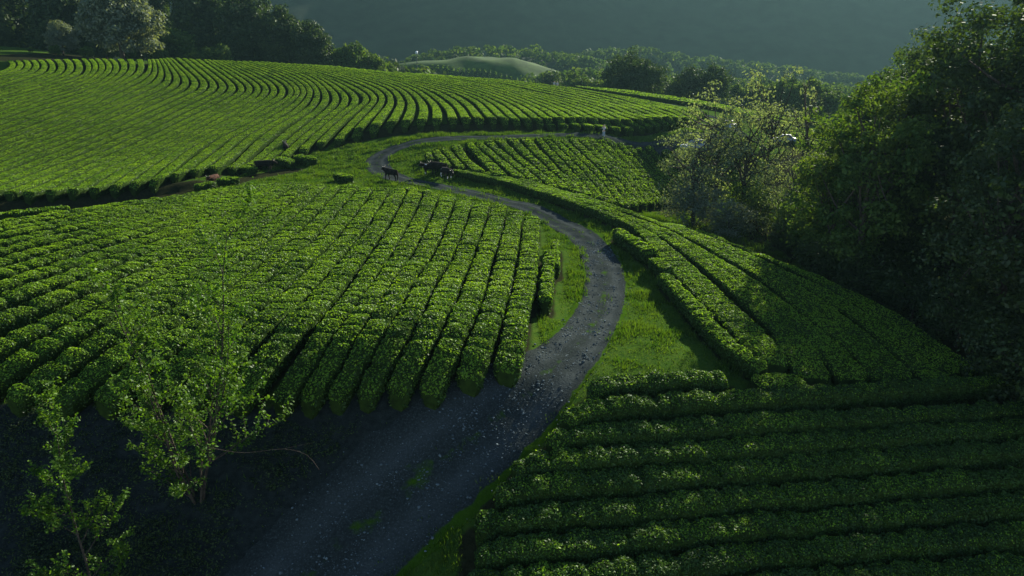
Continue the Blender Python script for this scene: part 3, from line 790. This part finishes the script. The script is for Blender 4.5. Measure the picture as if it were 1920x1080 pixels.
def stand(protos, specs, name, group):
    """copies of tree kinds: each spec = (column, distance, crown top row, kind, label)"""
    used = {}
    for px, d, py, kind, lab in specs:
        loc = foot(px, d); loc.z -= .2
        hh = max(2.0, top_height(py, d, loc)) * (1.42 if name == 'loose_tree' else 1.0)
        g, ml, mb, h0 = protos[kind]
        if kind not in used:
            t = make_tree(name, loc, lab, g, ml, mb, group); used[kind] = t
        else:
            t = copy_tree(used[kind]); t.location = loc; t["label"] = lab
        s = hh / h0
        t.scale = (s, s, s); t.rotation_euler = (0, 0, (px * 1.7) % 6.28)
M_WOODLEAF = leaf_mat('wood_leaf', (.008, .021, .005), (.018, .040, .009), (.055, .085, .017), .38, .35, .02)
BIG = {0: (crown_tree(31, 18, 5.2, 8.2, 190, 170, .26, .12, .34, clump=.21, limbs=46), M_WOODLEAF, M_BARK, 18),
       1: (crown_tree(32, 20, 5.8, 8.6, 200, 170, .28, .15, .38, clump=.20, limbs=46), M_DARKLEAF, M_BARK, 20),
       2: (crown_tree(37, 16, 4.2, 7.0, 140, 150, .25, .12, .26, clump=.22, limbs=36), M_MIDLEAF, M_BARK, 16)}
stand(BIG, [(1640, 66, 78, 0, "leafy dark tree at the left front of the right wood"),
            (1598, 60, 85, 2, "green tree standing forward where the right wood meets the slope"),
            (1552, 63, 200, 2, "lower green tree at the very tip of the right wood"),
            (1775, 62, -40, 1, "tallest dark tree of the right wood, top out of frame"),
            (1905, 56, -90, 1, "dark tree at the right border of the picture"),
            (1575, 82, 150, 2, "slim green tree forming the left outline of the right wood"),
            (1715, 80, 20, 0, "dark tree filling the gap behind the wood front"),
            (1850, 48, 120, 0, "dark tree standing forward at the edge of the right slope"),
            (1960, 70, -60, 0, "dark tree behind the right border trunk"),
            (2080, 52, -80, 1, "dark tree just outside the right border"),
            (2060, 40, -20, 0, "near dark tree beyond the lower right plot"),
            (1660, 96, 60, 2, "tree deep in the wood behind the leafy front tree"),
            (1790, 92, 10, 0, "tree deep in the wood behind the tallest one"),
            (1920, 88, 0, 1, "tree deep in the wood near the right border"),
            (2040, 84, -20, 0, "tree deep in the wood outside the right border")], "broadleaf_tree", "tall trees of the right hand wood")
BUSH = {0: (crown_tree(41, 4, 2.6, 2.1, 70, 110, .17, .05, .10, clump=.34, limbs=14), M_MIDLEAF, M_BARK, 4),
        1: (crown_tree(42, 4.5, 2.8, 2.4, 80, 110, .17, .05, .10, clump=.32, limbs=14), M_DARKLEAF, M_BARK, 4.5),
        2: (crown_tree(43, 4, 2.9, 2.1, 80, 110, .16, .05, .10, clump=.30, limbs=14), M_GREYLEAF, M_BARK, 4)}
stand(BUSH, [(1300, 84, 335, 2, "pale grey green shrub at the lower left of the loose trees"),
             (1365, 80, 372, 2, "grey green shrub at the top of the right slope"),
             (1430, 84, 340, 0, "yellowish green shrub between the two dark trunks"),
             (1500, 78, 350, 0, "bright green shrub right of the bare tree foot"),
             (1560, 70, 310, 0, "sunlit shrub in front of the slim green tree"),
             (1545, 62, 430, 1, "dark shrub at the far edge of the right slope"),
             (1625, 57, 450, 1, "dark shrub under the leafy front tree"),
             (1705, 53, 490, 1, "dim shrub at the foot of the tall wood"),
             (1790, 47, 530, 1, "shadowed shrub halfway down the wood edge"),
             (1880, 42, 580, 1, "lowest shrub of the wood edge with a few lit leaves"),
             (1470, 74, 415, 1, "low dark shrub in the hollow below the bare tree"),
             (1400, 88, 330, 0, "green shrub under the thin crowned dark tree"),
             (1600, 76, 330, 1, "shrub inside the wood behind the sunlit one"),
             (1670, 72, 340, 1, "shrub inside the wood left of the tallest trunk"),
             (1740, 68, 360, 1, "shrub inside the wood right of the tallest trunk"),
             (1820, 64, 380, 1, "shrub inside the wood below the forward tree"),
             (1900, 60, 400, 1, "shrub inside the wood at the right border"),
             (1980, 56, 420, 1, "shrub inside the wood just past the right border"),
             (1700, 62, 420, 1, "taller understorey shrub behind the dim one"),
             (1860, 54, 450, 1, "understorey shrub behind the lowest shrub"),
             (1940, 46, 520, 1, "shrub at the right border above the lower plot"),
             (2000, 38, 600, 1, "shrub past the right border beside the lower plot")], "shrub", "shrubs along the wood edge")
LOOSE = {0: (crown_tree(51, 12, 4.3, 5.8, 95, 62, .20, .10, .20, clump=.23, limbs=34), M_OLIVELEAF, M_BARK, 12),
         1: (crown_tree(53, 12, 4.2, 5.0, 62, 60, .20, .15, .20, clump=.24, limbs=34), M_OLIVELEAF, M_BARK, 12)}
stand(LOOSE, [(1338, 91, 212, 0, "grey green tree with a loose crown left of the bare trunks"),
              (1432, 94, 192, 1, "thin crowned tree with dark forked trunk in front of the lit plot"),
              (1296, 86, 268, 0, "smaller pale tree at the left end of the loose trees"),
              (1392, 88, 250, 1, "thin olive tree between the loose crown and the forked trunk"),
              (1480, 78, 315, 0, "rounded olive tree low in front of the bare tree")], "loose_tree", "loose trees in the hollow")
make_tree("bare_tree", foot(1482, 84), "tall nearly leafless tree with twiggy top against the haze", branchy(56, 16.5, 2, .10, 2, .18, 2.0, .30, .95, nb=(9, 6, 4), lens=(.30, .45, .5), first=.3, jit=.07), M_OLIVELEAF, M_BARK)
FAR = {0: (crown_tree(61, 12, 5.6, 5.6, 150, 90, .62, .05, .3, clump=.28, limbs=12), M_DARKLEAF, M_BARK, 12),
       1: (crown_tree(62, 12, 5.4, 6.2, 120, 80, .60, .06, .3, clump=.30, limbs=12), M_DARKLEAF, M_BARK, 12),
       2: (crown_tree(63, 10, 4.6, 4.6, 110, 80, .60, .05, .28, clump=.32, limbs=12), M_MIDLEAF, M_BARK, 10),
       3: (crown_tree(64, 22, 10.5, 10.0, 320, 120, .80, .05, .6, clump=.22, limbs=26), M_GREYLEAF, M_BARK, 22),
       5: (crown_tree(66, 12, 9.2, 6.6, 260, 100, .55, .03, .35, clump=.20, limbs=14), M_DARKLEAF, M_BARK, 12),
       4: (crown_tree(65, 24, 8.5, 11.0, 260, 120, .85, .04, .6, clump=.26, limbs=20), M_DARKLEAF, M_BARK, 24)}
SC_SPEC = [(1188, 205, 93, 5, "broad round dark tree standing alone behind the upper field"),
           (1288, 212, 116, 1, "left of two dark trees close together beyond the road"),
           (1335, 208, 112, 1, "right of two dark trees close together beyond the road"),
           (1252, 240, 138, 2, "small hazy tree right of the broad round tree"),
           (1385, 230, 152, 2, "first pale tree right of the dark pair"),
           (1420, 226, 150, 1, "dark tree with flat top beyond the strip field"),
           (1460, 218, 138, 2, "light crowned tree left of the bare twigs"),
           (1505, 205, 140, 2, "soft green tree behind the bare twigs"),
           (1550, 200, 160, 2, "hazy tree touching the right wood"),
           (1128, 262, 138, 2, "hazy green tree left of the broad round tree"),
           (1085, 270, 128, 2, "drooping light tree above the two walkers"),
           (1035, 285, 126, 1, "darker hazy tree left of the drooping one"),
           (1000, 300, 142, 2, "small hazy tree at the dip of the ridge"),
           (655, 262, 72, 2, "round bush like tree at the end of the dark wood"),
           (690, 268, 84, 2, "last rounded tree of the dark wood sloping down"),
           (722, 275, 112, 2, "low tree at the right foot of the dark wood"),
           (752, 330, 100, 1, "dark little tree by the white hut"),
           (790, 335, 108, 2, "bushy tree under the white hut"),
           (820, 340, 112, 2, "bushy tree left of the pale crop lines"),
           (770, 320, 122, 2, "low hedge like tree behind the ridge"),
           (840, 345, 120, 1, "small dark tree at the foot of the far hill")]
stand(FAR, SC_SPEC, "hillside_tree", "trees beyond the upper field")
WOOD = [(232, 212, -45, 3, "large grey green spreading tree above the hill crest"),
        (120, 236, 38, 3, "smaller grey tree left of the large spreading tree"),
        (335, 240, 46, 2, "green rounded tree right of the large grey tree"),
        (412, 232, 76, 2, "low dim tree between grey tree and dark wood"),
        (30, 300, -60, 4, "black tree at the far left of the wood"),
        (150, 290, -80, 4, "tall dark tree behind the smaller grey tree"),
        (270, 285, -90, 4, "tall dark tree behind the large grey tree"),
        (390, 270, -60, 4, "dark tree right behind the green rounded tree"),
        (470, 262, -25, 4, "dark tree in the middle of the wood on the crest"),
        (535, 258, 8, 4, "dark tree on the right shoulder of the wood"),
        (590, 252, 36, 4, "dark tree with lit right edge at the wood end"),
        (-60, 280, -60, 4, "dark tree outside the left border"),
        (90, 262, 40, 4, "dense dark tree low behind the smaller grey tree"),
        (200, 258, 52, 4, "dense dark tree low behind the large grey tree"),
        (300, 262, 50, 4, "dense dark undergrowth tree behind the green rounded one"),
        (380, 258, 50, 4, "dense dark tree low beside the green rounded one"),
        (450, 252, 56, 4, "dense dark tree low at the middle of the crest wood"),
        (520, 250, 64, 4, "dense dark tree low near the right shoulder"),
        (575, 250, 78, 4, "dense dark tree low at the wood end"),
        (15, 275, 50, 4, "dense dark tree low at the left border"),
        (58, 232, 90, 2, "low dark bush on the crest by the sunny bank"),
        (105, 228, 82, 2, "low dark bush on the crest below the smaller grey tree"),
        (165, 226, 84, 2, "low dark bush on the crest left of the large grey tree trunk"),
        (240, 226, 86, 2, "low dark bush on the crest at the large grey tree trunk"),
        (300, 226, 84, 2, "low dark bush on the crest right of the large grey tree trunk"),
        (372, 228, 90, 2, "low dark bush on the crest below the green rounded tree")]
stand(FAR, WOOD, "crest_tree", "trees of the dark wood on the crest")
ground = far_hill
stand(FAR, [(828, 492, 104, 2, "small tree at the left end of the green hill top"), (852, 498, 99, 1, "dark tree on the green hill top"),
            (905, 500, 100, 2, "lone bush on the middle of the green hill top"), (958, 470, 116, 2, "bush on the right flank of the green hill"),
            (985, 474, 117, 1, "dark bush where the green hill drops away"), (1012, 470, 124, 2, "bush at the right foot of the green hill")], "hillside_tree", "trees on the green hill")
ground = _g
yt = make_tree("young_tree", on_ground(372, 935), "young many stemmed tree with large bright leaves by the dirt slope", branchy(71, 13.0, 6, .36, 2, .14, 36.0, .075, .95, leaf_from=.0, nb=(10, 6, 4), lens=(.28, .42, .5), first=.04, jit=.10), M_YOUNGLEAF, M_BARK)
bp = np.array([at_depth(x, y, d) for x, y, d in [(385, 838, 30.2), (455, 849, 29.6), (530, 842, 29.2), (575, 853, 29.0), (598, 880, 28.9)]]) - np.array(yt.location)
g = Geo(); tube(g, spline(bp, 16), np.linspace(.016, .007, 16), 5)
tube(g, spline(np.array([bp[2], bp[2] + np.array([.5, 0, .12]), bp[2] + np.array([1.2, .1, .22])]), 8), np.linspace(.008, .004, 8), 4)
g.obj("bare_branch", [M_BARK], yt, smooth_sh=True)
make_tree("young_tree", Vector((-15.6, 23.2, float(ground(np.array([-15.6]), np.array([23.2]))[0]))), "slender young tree with layered small leaves at the lower left corner",
          branchy(72, 10.4, 1, .1, 2, .12, 80, .06, .55, leaf_from=.0, nb=(18, 7, 4), lens=(.24, .45, .5), first=.06, jit=.06), M_YOUNGLEAF, M_BARK)

# ------------------------------------------------------------------ cows
def skin_mesh(name, verts, edges, radii, mats, root=0, sub=1):
    me = bpy.data.meshes.new(name); me.from_pydata([tuple(v) for v in verts], edges, [])
    o = bpy.data.objects.new(name, me); COL.objects.link(o)
    o.modifiers.new("skin", 'SKIN').use_smooth_shade = True
    for i, q in enumerate(radii):
        sv = me.skin_vertices[0].data[i]; sv.radius = (q, q) if not isinstance(q, tuple) else q
        sv.use_root = i == root
    o.modifiers.new("sub", 'SUBSURF').levels = sub
    dg = bpy.context.evaluated_depsgraph_get()
    m2 = bpy.data.meshes.new_from_object(o.evaluated_get(dg)); m2.name = name
    old = o.data; o.modifiers.clear(); o.data = m2; bpy.data.meshes.remove(old)
    for p in m2.polygons: p.use_smooth = True
    m2.materials.clear()
    for m in mats: m2.materials.append(m)
    return o
def coat(name, c1, c2, cut):
    m, nt, out = mat(name)
    p = nd(nt, "ShaderNodeBsdfPrincipled"); p.inputs["Roughness"].default_value = .9; p.inputs["Specular IOR Level"].default_value = .05
    t = nd(nt, "ShaderNodeTexCoord")
    nt.links.new(ramp(nt, tex(nt, 1.6, 2, t.outputs["Object"]), [(cut, c1), (cut + .03, c2)]), p.inputs["Base Color"])
    nt.links.new(p.outputs[0], out.inputs[0]); return m
M_BLACK = coat("black_coat", (.008, .007, .006), (.02, .015, .012), .55)
M_PIED = coat("black_and_white_coat", (.010, .009, .008), (.55, .52, .46), .60)
M_BROWN = coat("brown_coat", (.022, .010, .006), (.05, .022, .012), .5)
M_HORN = plain("horn", (.35, .30, .22), .5)
def cow(m, head_down=0.0, stride=0.0, label="", loc=(0, 0, 0), rz=0.0, scale=1.0):
    hd = head_down
    V = [(0, -.72, 1.10), (0, -.15, 1.00), (0, .45, 1.04), (0, .80, 1.20 - .25 * hd), (0, 1.08, 1.36 - .75 * hd), (0, 1.40, 1.16 - .95 * hd), (0, 1.28, 1.25 - .85 * hd)]
    Rr = [(.30, .30), (.36, .38), (.29, .36), (.17, .24), (.15, .16), .085, .11]
    E = [(0, 1), (1, 2), (2, 3), (3, 4), (4, 6), (6, 5)]
    def add(par, pts):
        last = par
        for p, q in pts:
            V.append(p); Rr.append(q); E.append((last, len(V) - 1)); last = len(V) - 1
    for s in (-1, 1):
        k = stride * s
        add(0, [((.22 * s, -.78, .78), .16), ((.22 * s, -.92 + k * .5, .50), .075), ((.22 * s, -.86 + k, .12), .05), ((.22 * s, -.80 + k, .02), .062)])
        add(2, [((.20 * s, .52, .74), .13), ((.20 * s, .54 - k * .5, .46), .07), ((.20 * s, .52 - k, .12), .05), ((.20 * s, .56 - k, .02), .06)])
        add(4, [((.24 * s, 1.02, 1.38 - .70 * hd), .045), ((.30 * s, 1.0, 1.36 - .70 * hd), .025)])
    add(0, [((0, -1.02, 1.22), .05), ((0, -1.10, .95), .03), ((0, -1.08, .62), .028), ((0, -1.07, .45), .05)])
    o = skin_mesh("cow", V, E, Rr, [m])
    g = Geo()
    o.location = loc; o.rotation_euler = (0, 0, rz); o.scale = (scale,) * 3
    for s in (-1, 1):
        g = Geo(); z = 1.50 - .70 * hd
        tube(g, spline(np.array([(.09 * s, 1.04, z - .04), (.20 * s, 1.06, z + .03), (.24 * s, 1.10, z + .16)]), 6), np.linspace(.03, .008, 6), 6)
        g.obj("horn", [M_HORN], o, smooth_sh=True)
    return tag(o, label, "cow", "cattle grazing between the tea plots")
def gp(px, py): return Vector(on_ground(px, py))
cow(M_BLACK, .05, .10, "dark cow alone on the gravel curve seen almost from behind", gp(733, 339), R(52), 1.15)
cow(M_PIED, .0, .06, "black cow with pale face turned, left of the group of three", gp(806, 328), R(122), 1.1)
cow(M_BLACK, .3, .08, "bulky black cow in the middle of the group of three", gp(822, 328), R(62), 1.25)
cow(M_PIED, .55, .05, "black cow with white patches, right of the group of three", gp(838, 336), R(215), 1.12)
cow(M_BLACK, .25, .12, "black cow walking out of the gap between two plots", gp(497, 323), R(-82), 1.25)
cow(M_BROWN, .35, .05, "brown cow half hidden behind hedges in the dark gap", gp(402, 349), R(170), 1.1)
cow(M_BLACK, .1, .05, "dark cow standing between upper field hedges above the black cow", gp(536, 288), R(20), 1.25)

# ------------------------------------------------------------------ people
M_SKIN = plain("skin", (.42, .25, .17), .6)
M_HAIR = plain("dark_hair", (.012, .010, .008), .6)
def cloth(n, c): return plain(n, c, .85, col2=tuple(x * .8 for x in c), scale=20)
def person(loc, rz, shirt, trousers, label, arms_up=False):
    V = [(0, 0, .95), (0, 0, 1.15), (0, .01, 1.38), (0, 0, 1.50), (0, .02, 1.58), (0, .03, 1.68), (0, .01, 1.76)]
    Rr = [(.15, .11), (.13, .10), (.17, .11), (.055, .055), (.075, .085), (.085, .10), (.06, .07)]
    E = [(0, 1), (1, 2), (2, 3), (3, 4), (4, 5), (5, 6)]
    def add(par, pts):
        last = par
        for p, q in pts:
            V.append(p); Rr.append(q); E.append((last, len(V) - 1)); last = len(V) - 1
        return last
    add(5, [((0, .135, 1.655), .016)])                                            # nose
    hands = {}
    for s in (-1, 1):
        add(5, [((.095 * s, .0, 1.67), .018)])                                    # ear
        add(0, [((.09 * s, 0, .82), .085), ((.10 * s, .02, .48), .056), ((.10 * s, -.01, .09), .04), ((.10 * s, .12, .03), .034)])
        if arms_up:
            sh, el, wr, hd = (.20 * s, 0, 1.42), (.27 * s, .16, 1.25), (.13 * s, .30, 1.52), (.11 * s, .33, 1.60)
        else:
            sh, el, wr, hd = (.20 * s, 0, 1.42), (.25 * s, -.02, 1.13), (.25 * s, .08, .90), (.25 * s, .10, .82)
        h = add(2, [(sh, .062), (el, .042), (wr, .03), (hd, .036)])
        for f, (dx, L) in enumerate(((-.027, .085), (-.009, .095), (.009, .09), (.027, .07))):
            z = 1 if arms_up else -1
            add(h, [((hd[0] + dx, hd[1] + .015, hd[2] + z * L * .55), .009), ((hd[0] + dx, hd[1] + .03, hd[2] + z * L), .008)])
        add(h, [((hd[0] - .05 * s, hd[1] + .03, hd[2] + (.02 if arms_up else -.02)), .010)])
    o = skin_mesh("person", V, E, Rr, [M_SKIN])
    def wear(name, idx, grow, m):
        mp = {v: k for k, v in enumerate(idx)}
        ed = [(mp[a], mp[b]) for a, b in E if a in mp and b in mp]
        rr = [(q[0] + grow, q[1] + grow) if isinstance(q, tuple) else q + grow for q in (Rr[i] for i in idx)]
        c = skin_mesh(name, [V[i] for i in idx], ed, rr, [m]); c.parent = o
        return c
    arm = [i for i, v in enumerate(V) if abs(v[0]) >= .13 and v[2] > .85 and Rr[i] in (.062, .042, .03)]
    leg = [i for i, v in enumerate(V) if Rr[i] in (.085, .056, .04)]
    wear("shirt", [0, 1, 2] + arm, .022, shirt)
    wear("trousers", [0] + leg, .024, trousers)
    hg = Geo(); th = np.linspace(0, 2 * np.pi, 12, endpoint=False)
    ringv = [np.stack([np.cos(th) * .105 * math.cos(a), np.sin(th) * .12 * math.cos(a) - .02, np.full(12, 1.69 + .115 * math.sin(a))], 1) for a in np.linspace(-.15, 1.5, 6)]
    i = np.arange(5)[:, None] * 12; j = np.arange(12)[None]; k = (j + 1) % 12
    hg.add(np.concatenate(ringv), np.stack([i + j, i + k, i + 12 + k, i + 12 + j], -1).reshape(-1, 4))
    hg.obj("hair", [M_HAIR], o, smooth_sh=True)
    o.location = loc; o.rotation_euler = (0, 0, rz)
    return tag(o, label, "person")
M_WHITE = cloth("white_cotton", (.40, .42, .44)); M_PALEBLUE = cloth("pale_blue_cotton", (.26, .32, .38)); M_GREYCLOTH = cloth("grey_cotton", (.35, .37, .40))
person(gp(1132, 257), R(160), M_WHITE, M_PALEBLUE, "person in pale clothes with raised hands on the upper road", True)
def crest_spot(px, d):
    p = foot(px, d); return p
person(crest_spot(1039, 186), R(20), M_GREYCLOTH, M_GREYCLOTH, "left of two people in light clothes on the ridge")
person(crest_spot(1045, 186), R(-30), M_WHITE, M_PALEBLUE, "right of two people in light clothes on the ridge")

# ------------------------------------------------------------------ cars
M_TYRE = plain("tyre_rubber", (.015, .015, .015), .85); M_RIM = plain("wheel_rim", (.4, .4, .42), .35, .8)
M_GLASS = plain("car_glass", (.02, .03, .04), .35, spec=.4); M_LAMP = plain("lamp_lens", (.7, .7, .68), .15); M_TAIL = plain("tail_lens", (.35, .02, .02), .25)
def paint(n, c): return plain(n, c, .6, 0.0, spec=.15)
def car(loc, rz, m, label):
    t = thing("parked_car", loc, label, "car", rz, "cars parked by the road")
    def loft(name, prof, w0, w1, mm, y_taper=.0):
        bm = bmesh.new()
        cs = []
        for side in (-1, 1):
            vs = []
            for x, z in prof:
                k = (z - prof[0][1]) / (max(p[1] for p in prof) - prof[0][1] + 1e-6)
                vs.append(bm.verts.new((x, side * (w0 + (w1 - w0) * k), z)))
            cs.append(vs)
        n = len(prof)
        for i in range(n):
            j = (i + 1) % n
            bm.faces.new((cs[0][i], cs[0][j], cs[1][j], cs[1][i]))
        bm.faces.new(cs[0][::-1]); bm.faces.new(cs[1])
        bmesh.ops.recalc_face_normals(bm, faces=bm.faces)
        bmesh.ops.bevel(bm, geom=list(bm.edges), offset=.05, segments=2, affect='EDGES', profile=.6, clamp_overlap=True)
        me = bpy.data.meshes.new(name); bm.to_mesh(me); bm.free(); me.materials.append(mm)
        for p in me.polygons: p.use_smooth = True
        o = bpy.data.objects.new(name, me); COL.objects.link(o); o.parent = t; return o
    loft("body", [(-2.1, .32), (2.05, .32), (2.12, .55), (2.0, .78), (1.0, .92), (-1.75, .98), (-2.1, .85)], .86, .80, m)
    loft("cabin_glass", [(-1.62, .93), (.98, .90), (.28, 1.40), (-1.15, 1.44)], .78, .60, M_GLASS)
    loft("roof", [(-1.25, 1.40), (.36, 1.37), (.22, 1.46), (-1.1, 1.50)], .60, .56, m)
    for sx in (-1.32, 1.30):
        for sy in (-1, 1):
            g = Geo(); a = np.linspace(0, 2 * np.pi, 17)
            tube(g, np.array([(sx, sy * .66, .33), (sx, sy * .70, .33), (sx, sy * .84, .33), (sx, sy * .87, .33)]), [.24, .33, .33, .27], 18)
            w = g.obj("wheel", [M_TYRE], t, smooth_sh=False)
            g = Geo(); tube(g, np.array([(sx, sy * .80, .33), (sx, sy * .885, .33), (sx, sy * .888, .33)]), [.2, .19, .02], 14); g.obj("rim", [M_RIM], w)
    for sy in (-1, 1):
        for nm, x, z, mm in (("headlight", 2.06, .66, M_LAMP), ("tail_light", -2.09, .76, M_TAIL)):
            g = Geo(); s = 1 if x > 0 else -1
            tube(g, np.array([(x - s * .1, sy * .60, z), (x, sy * .60, z), (x + s * .02, sy * .60, z)]), [.13, .13, .06], 8); g.obj(nm, [mm], t)
    return t
car(gp(1303, 281), R(205), paint("grey_blue_paint", (.20, .25, .29)), "grey car half hidden by the loose tree below the upper road")
car(gp(1360, 241), R(118), paint("white_paint", (.42, .45, .44)), "white car glinting above the loose tree where the roads meet")
car(gp(1468, 268), R(160), paint("dark_blue_paint", (.12, .16, .21)), "blue grey car behind the thin trees by the lit plot")

# ------------------------------------------------------------------ little white tank on the far slope
hl = at_depth(781, 99, 340)
ht = thing("water_tank", (hl[0], hl[1], hl[2] - 24), "tiny white tank showing above the trees beyond the ridge", "tank")
g = Geo(); tube(g, np.array([(0, 0, -4.), (0, 0, 12.), (0, 0, 23.6)]), [.3, .22, .15], 8); g.obj("mast", [plain("weathered_steel", (.05, .06, .06), .8)], ht)
g = Geo(); tube(g, np.array([(0, 0, 23.4), (0, 0, 23.45), (0, 0, 24.4), (0, 0, 24.7), (0, 0, 24.8)]), [.1, .55, .6, .35, .03], 12); g.obj("tank", [plain("white_enamel", (.7, .72, .72), .5)], ht, smooth_sh=True)

# ------------------------------------------------------------------ loose stones and grass
r = np.random.default_rng(99)
n = 30000
ti = r.integers(0, len(TRC), n); u = np.clip(r.normal(0, .45, n), -1.0, 1.0)
t = np.gradient(TRC[:, :2], axis=0); t /= np.linalg.norm(t, axis=1)[:, None]
jt = r.uniform(-.35, .35, n); sx = TRC[ti, 0] + t[ti, 1] * u * TRC[ti, 2] + t[ti, 0] * jt; sy = TRC[ti, 1] - t[ti, 0] * u * TRC[ti, 2] + t[ti, 1] * jt
ok = (sy < 62) & (sy > 19) & (r.uniform(size=n) < np.where(np.abs(u) < .8, 1, .5) * (.35 + .65 * (noise(np.column_stack([sx * .8, sy * .8, sx * 0 + 4])) > -.1))); sx, sy = sx[ok], sy[ok]
szs = np.minimum(r.gamma(1.3, .014, len(sx)) + .014, .12) * (.7 + sy / 110)
ico = np.array([(0, 0, 1), (.89, 0, .45), (.28, .85, .45), (-.72, .53, .45), (-.72, -.53, .45), (.28, -.85, .45), (.72, .53, -.45), (-.28, .85, -.45), (-.89, 0, -.45), (-.28, -.85, -.45), (.72, -.53, -.45), (0, 0, -1)])
icf = np.array([(0, 1, 2), (0, 2, 3), (0, 3, 4), (0, 4, 5), (0, 5, 1), (1, 6, 2), (2, 7, 3), (3, 8, 4), (4, 9, 5), (5, 10, 1), (2, 6, 7), (3, 7, 8), (4, 8, 9), (5, 9, 10), (1, 10, 6), (6, 11, 7), (7, 11, 8), (8, 11, 9), (9, 11, 10), (10, 11, 6)])
m = len(sx)
vv = ico[None] * r.uniform(.65, 1.2, (m, 12, 1)) * szs[:, None, None] * np.stack([np.ones(m), r.uniform(.6, 1, m), r.uniform(.4, .7, m)], 1)[:, None]
an = r.uniform(0, 6.28, m); ca, sa = np.cos(an)[:, None], np.sin(an)[:, None]
vv = np.stack([vv[..., 0] * ca - vv[..., 1] * sa + sx[:, None], vv[..., 0] * sa + vv[..., 1] * ca + sy[:, None], vv[..., 2] + (ground(sx, sy) + .078)[:, None]], -1)
tag(mesh_obj("gravel", vv.reshape(-1, 3), [(icf[None] + np.arange(m)[:, None, None] * 12).reshape(-1, 3)], [M_STONE]), "loose stones on the track", kind="stuff")

n = 640000
gx_ = r.uniform(-40, 34, n); gy_ = 18 + 100 * r.uniform(0, 1, n) ** 1.6
keep = (lookup(SOIL_SHADE, gx_, gy_) < .35) & ((lookup(ROADM, gx_, gy_) < .62 + .22 * (noise(np.column_stack([gx_ * 1.3, gy_ * 1.3, gx_ * 0 + 7])))) | ((lookup(ROADM, gx_, gy_) > 1.2) & (noise(np.column_stack([gx_ * .35, gy_ * .35, gx_ * 0])) > .15) & (r.uniform(size=n) < .6))) & (~inpoly(gx_, gy_, DIRTPOLY) | (r.uniform(size=n) < .05)) & (gx_ < np.interp(gy_, [20, 35, 60, 90, 120], [24, 24, 26, 28, 40]))
clump = noise(np.column_stack([gx_ * .7, gy_ * .7, np.full(n, 3.)])) + .5 * noise(np.column_stack([gx_ * 2.6, gy_ * 2.6, np.full(n, 5.)]))
keep &= clump > r.uniform(-1.4, .25, n)
keep &= (np.abs(gx_) < gy_ * .75 + 4)
gx_, gy_, clump = gx_[keep], gy_[keep], clump[keep]
m = len(gx_); gz_ = ground(gx_, gy_)
hh = (.07 + .14 * np.clip(clump + .3, 0, 1.4)) * r.uniform(.6, 1.4, m) * (1 + gy_ / 130); wd = .012 * (1 + gy_ / 28)
a = r.uniform(0, 6.28, m); b = r.uniform(0, 6.28, m); ln = hh * r.uniform(.1, .7, m)
p0 = np.stack([gx_, gy_, gz_ - .01], 1); dx = np.stack([np.cos(a) * wd, np.sin(a) * wd, np.zeros(m)], 1)
tip = p0 + np.stack([np.cos(b) * ln, np.sin(b) * ln, hh], 1)
gv = np.stack([p0 - dx, p0 + dx, tip], 1).reshape(-1, 3)
M_GRASS = leaf_mat("grass_blade", (.011, .036, .004), (.032, .080, .007), (.068, .115, .011), .42, .55, .008)
tag(mesh_obj("grass", gv, [np.arange(m * 3).reshape(-1, 3)], [M_GRASS]), "short grass on verges and meadow", kind="stuff")

n = 60000
wx, wy = r.uniform(-34, 6, n), r.uniform(14, 41, n)
den = noise(np.column_stack([wx * .3, wy * .3, wx * 0 + 9])) + .6 * noise(np.column_stack([wx * 1.1, wy * 1.1, wx * 0 + 2]))
k = inpoly(wx, wy, DIRTPOLY) & (lookup(ROADM, wx, wy) < .3) & (den > r.uniform(-.5, .9, n)) & (lookup(SOIL_SHADE, wx, wy) < .6)
wx, wy, den = wx[k], wy[k], den[k]; m = len(wx)
c = np.stack([wx, wy, ground(wx, wy)], 1)
c = np.repeat(c, 9, 0) + np.column_stack([r.normal(0, .14, (m * 9, 2)), r.uniform(.02, .32, m * 9) * np.repeat(.5 + np.clip(den, 0, 1), 9)])
lv, lf = leaf_quads(c, np.tile([0, 0, 1.], (len(c), 1)), .10, r, .9, .5)
tag(mesh_obj("weeds", lv, [lf], [M_DARKLEAF]), "low weeds and leaf litter on the shaded bank", kind="stuff")

# ------------------------------------------------------------------ air
hm, nt, out = mat("valley_haze")
pv = nd(nt, "ShaderNodeVolumePrincipled")
pv.inputs["Color"].default_value = (.028, .052, .058, 1); pv.inputs["Density"].default_value = HAZE_D; pv.inputs["Anisotropy"].default_value = .42
nt.links.new(pv.outputs[0], out.inputs["Volume"])
v = np.array([(x, y, z) for z in (-64, 160) for x, y in ((-1340, -76), (1340, -76), (1340, 1200), (-1340, 1200))], float)
tag(mesh_obj("haze", v, [np.array([(3, 2, 1, 0), (4, 5, 6, 7), (0, 1, 5, 4), (1, 2, 6, 5), (2, 3, 7, 6), (3, 0, 4, 7)])], [hm]), "thin valley haze", kind="stuff")
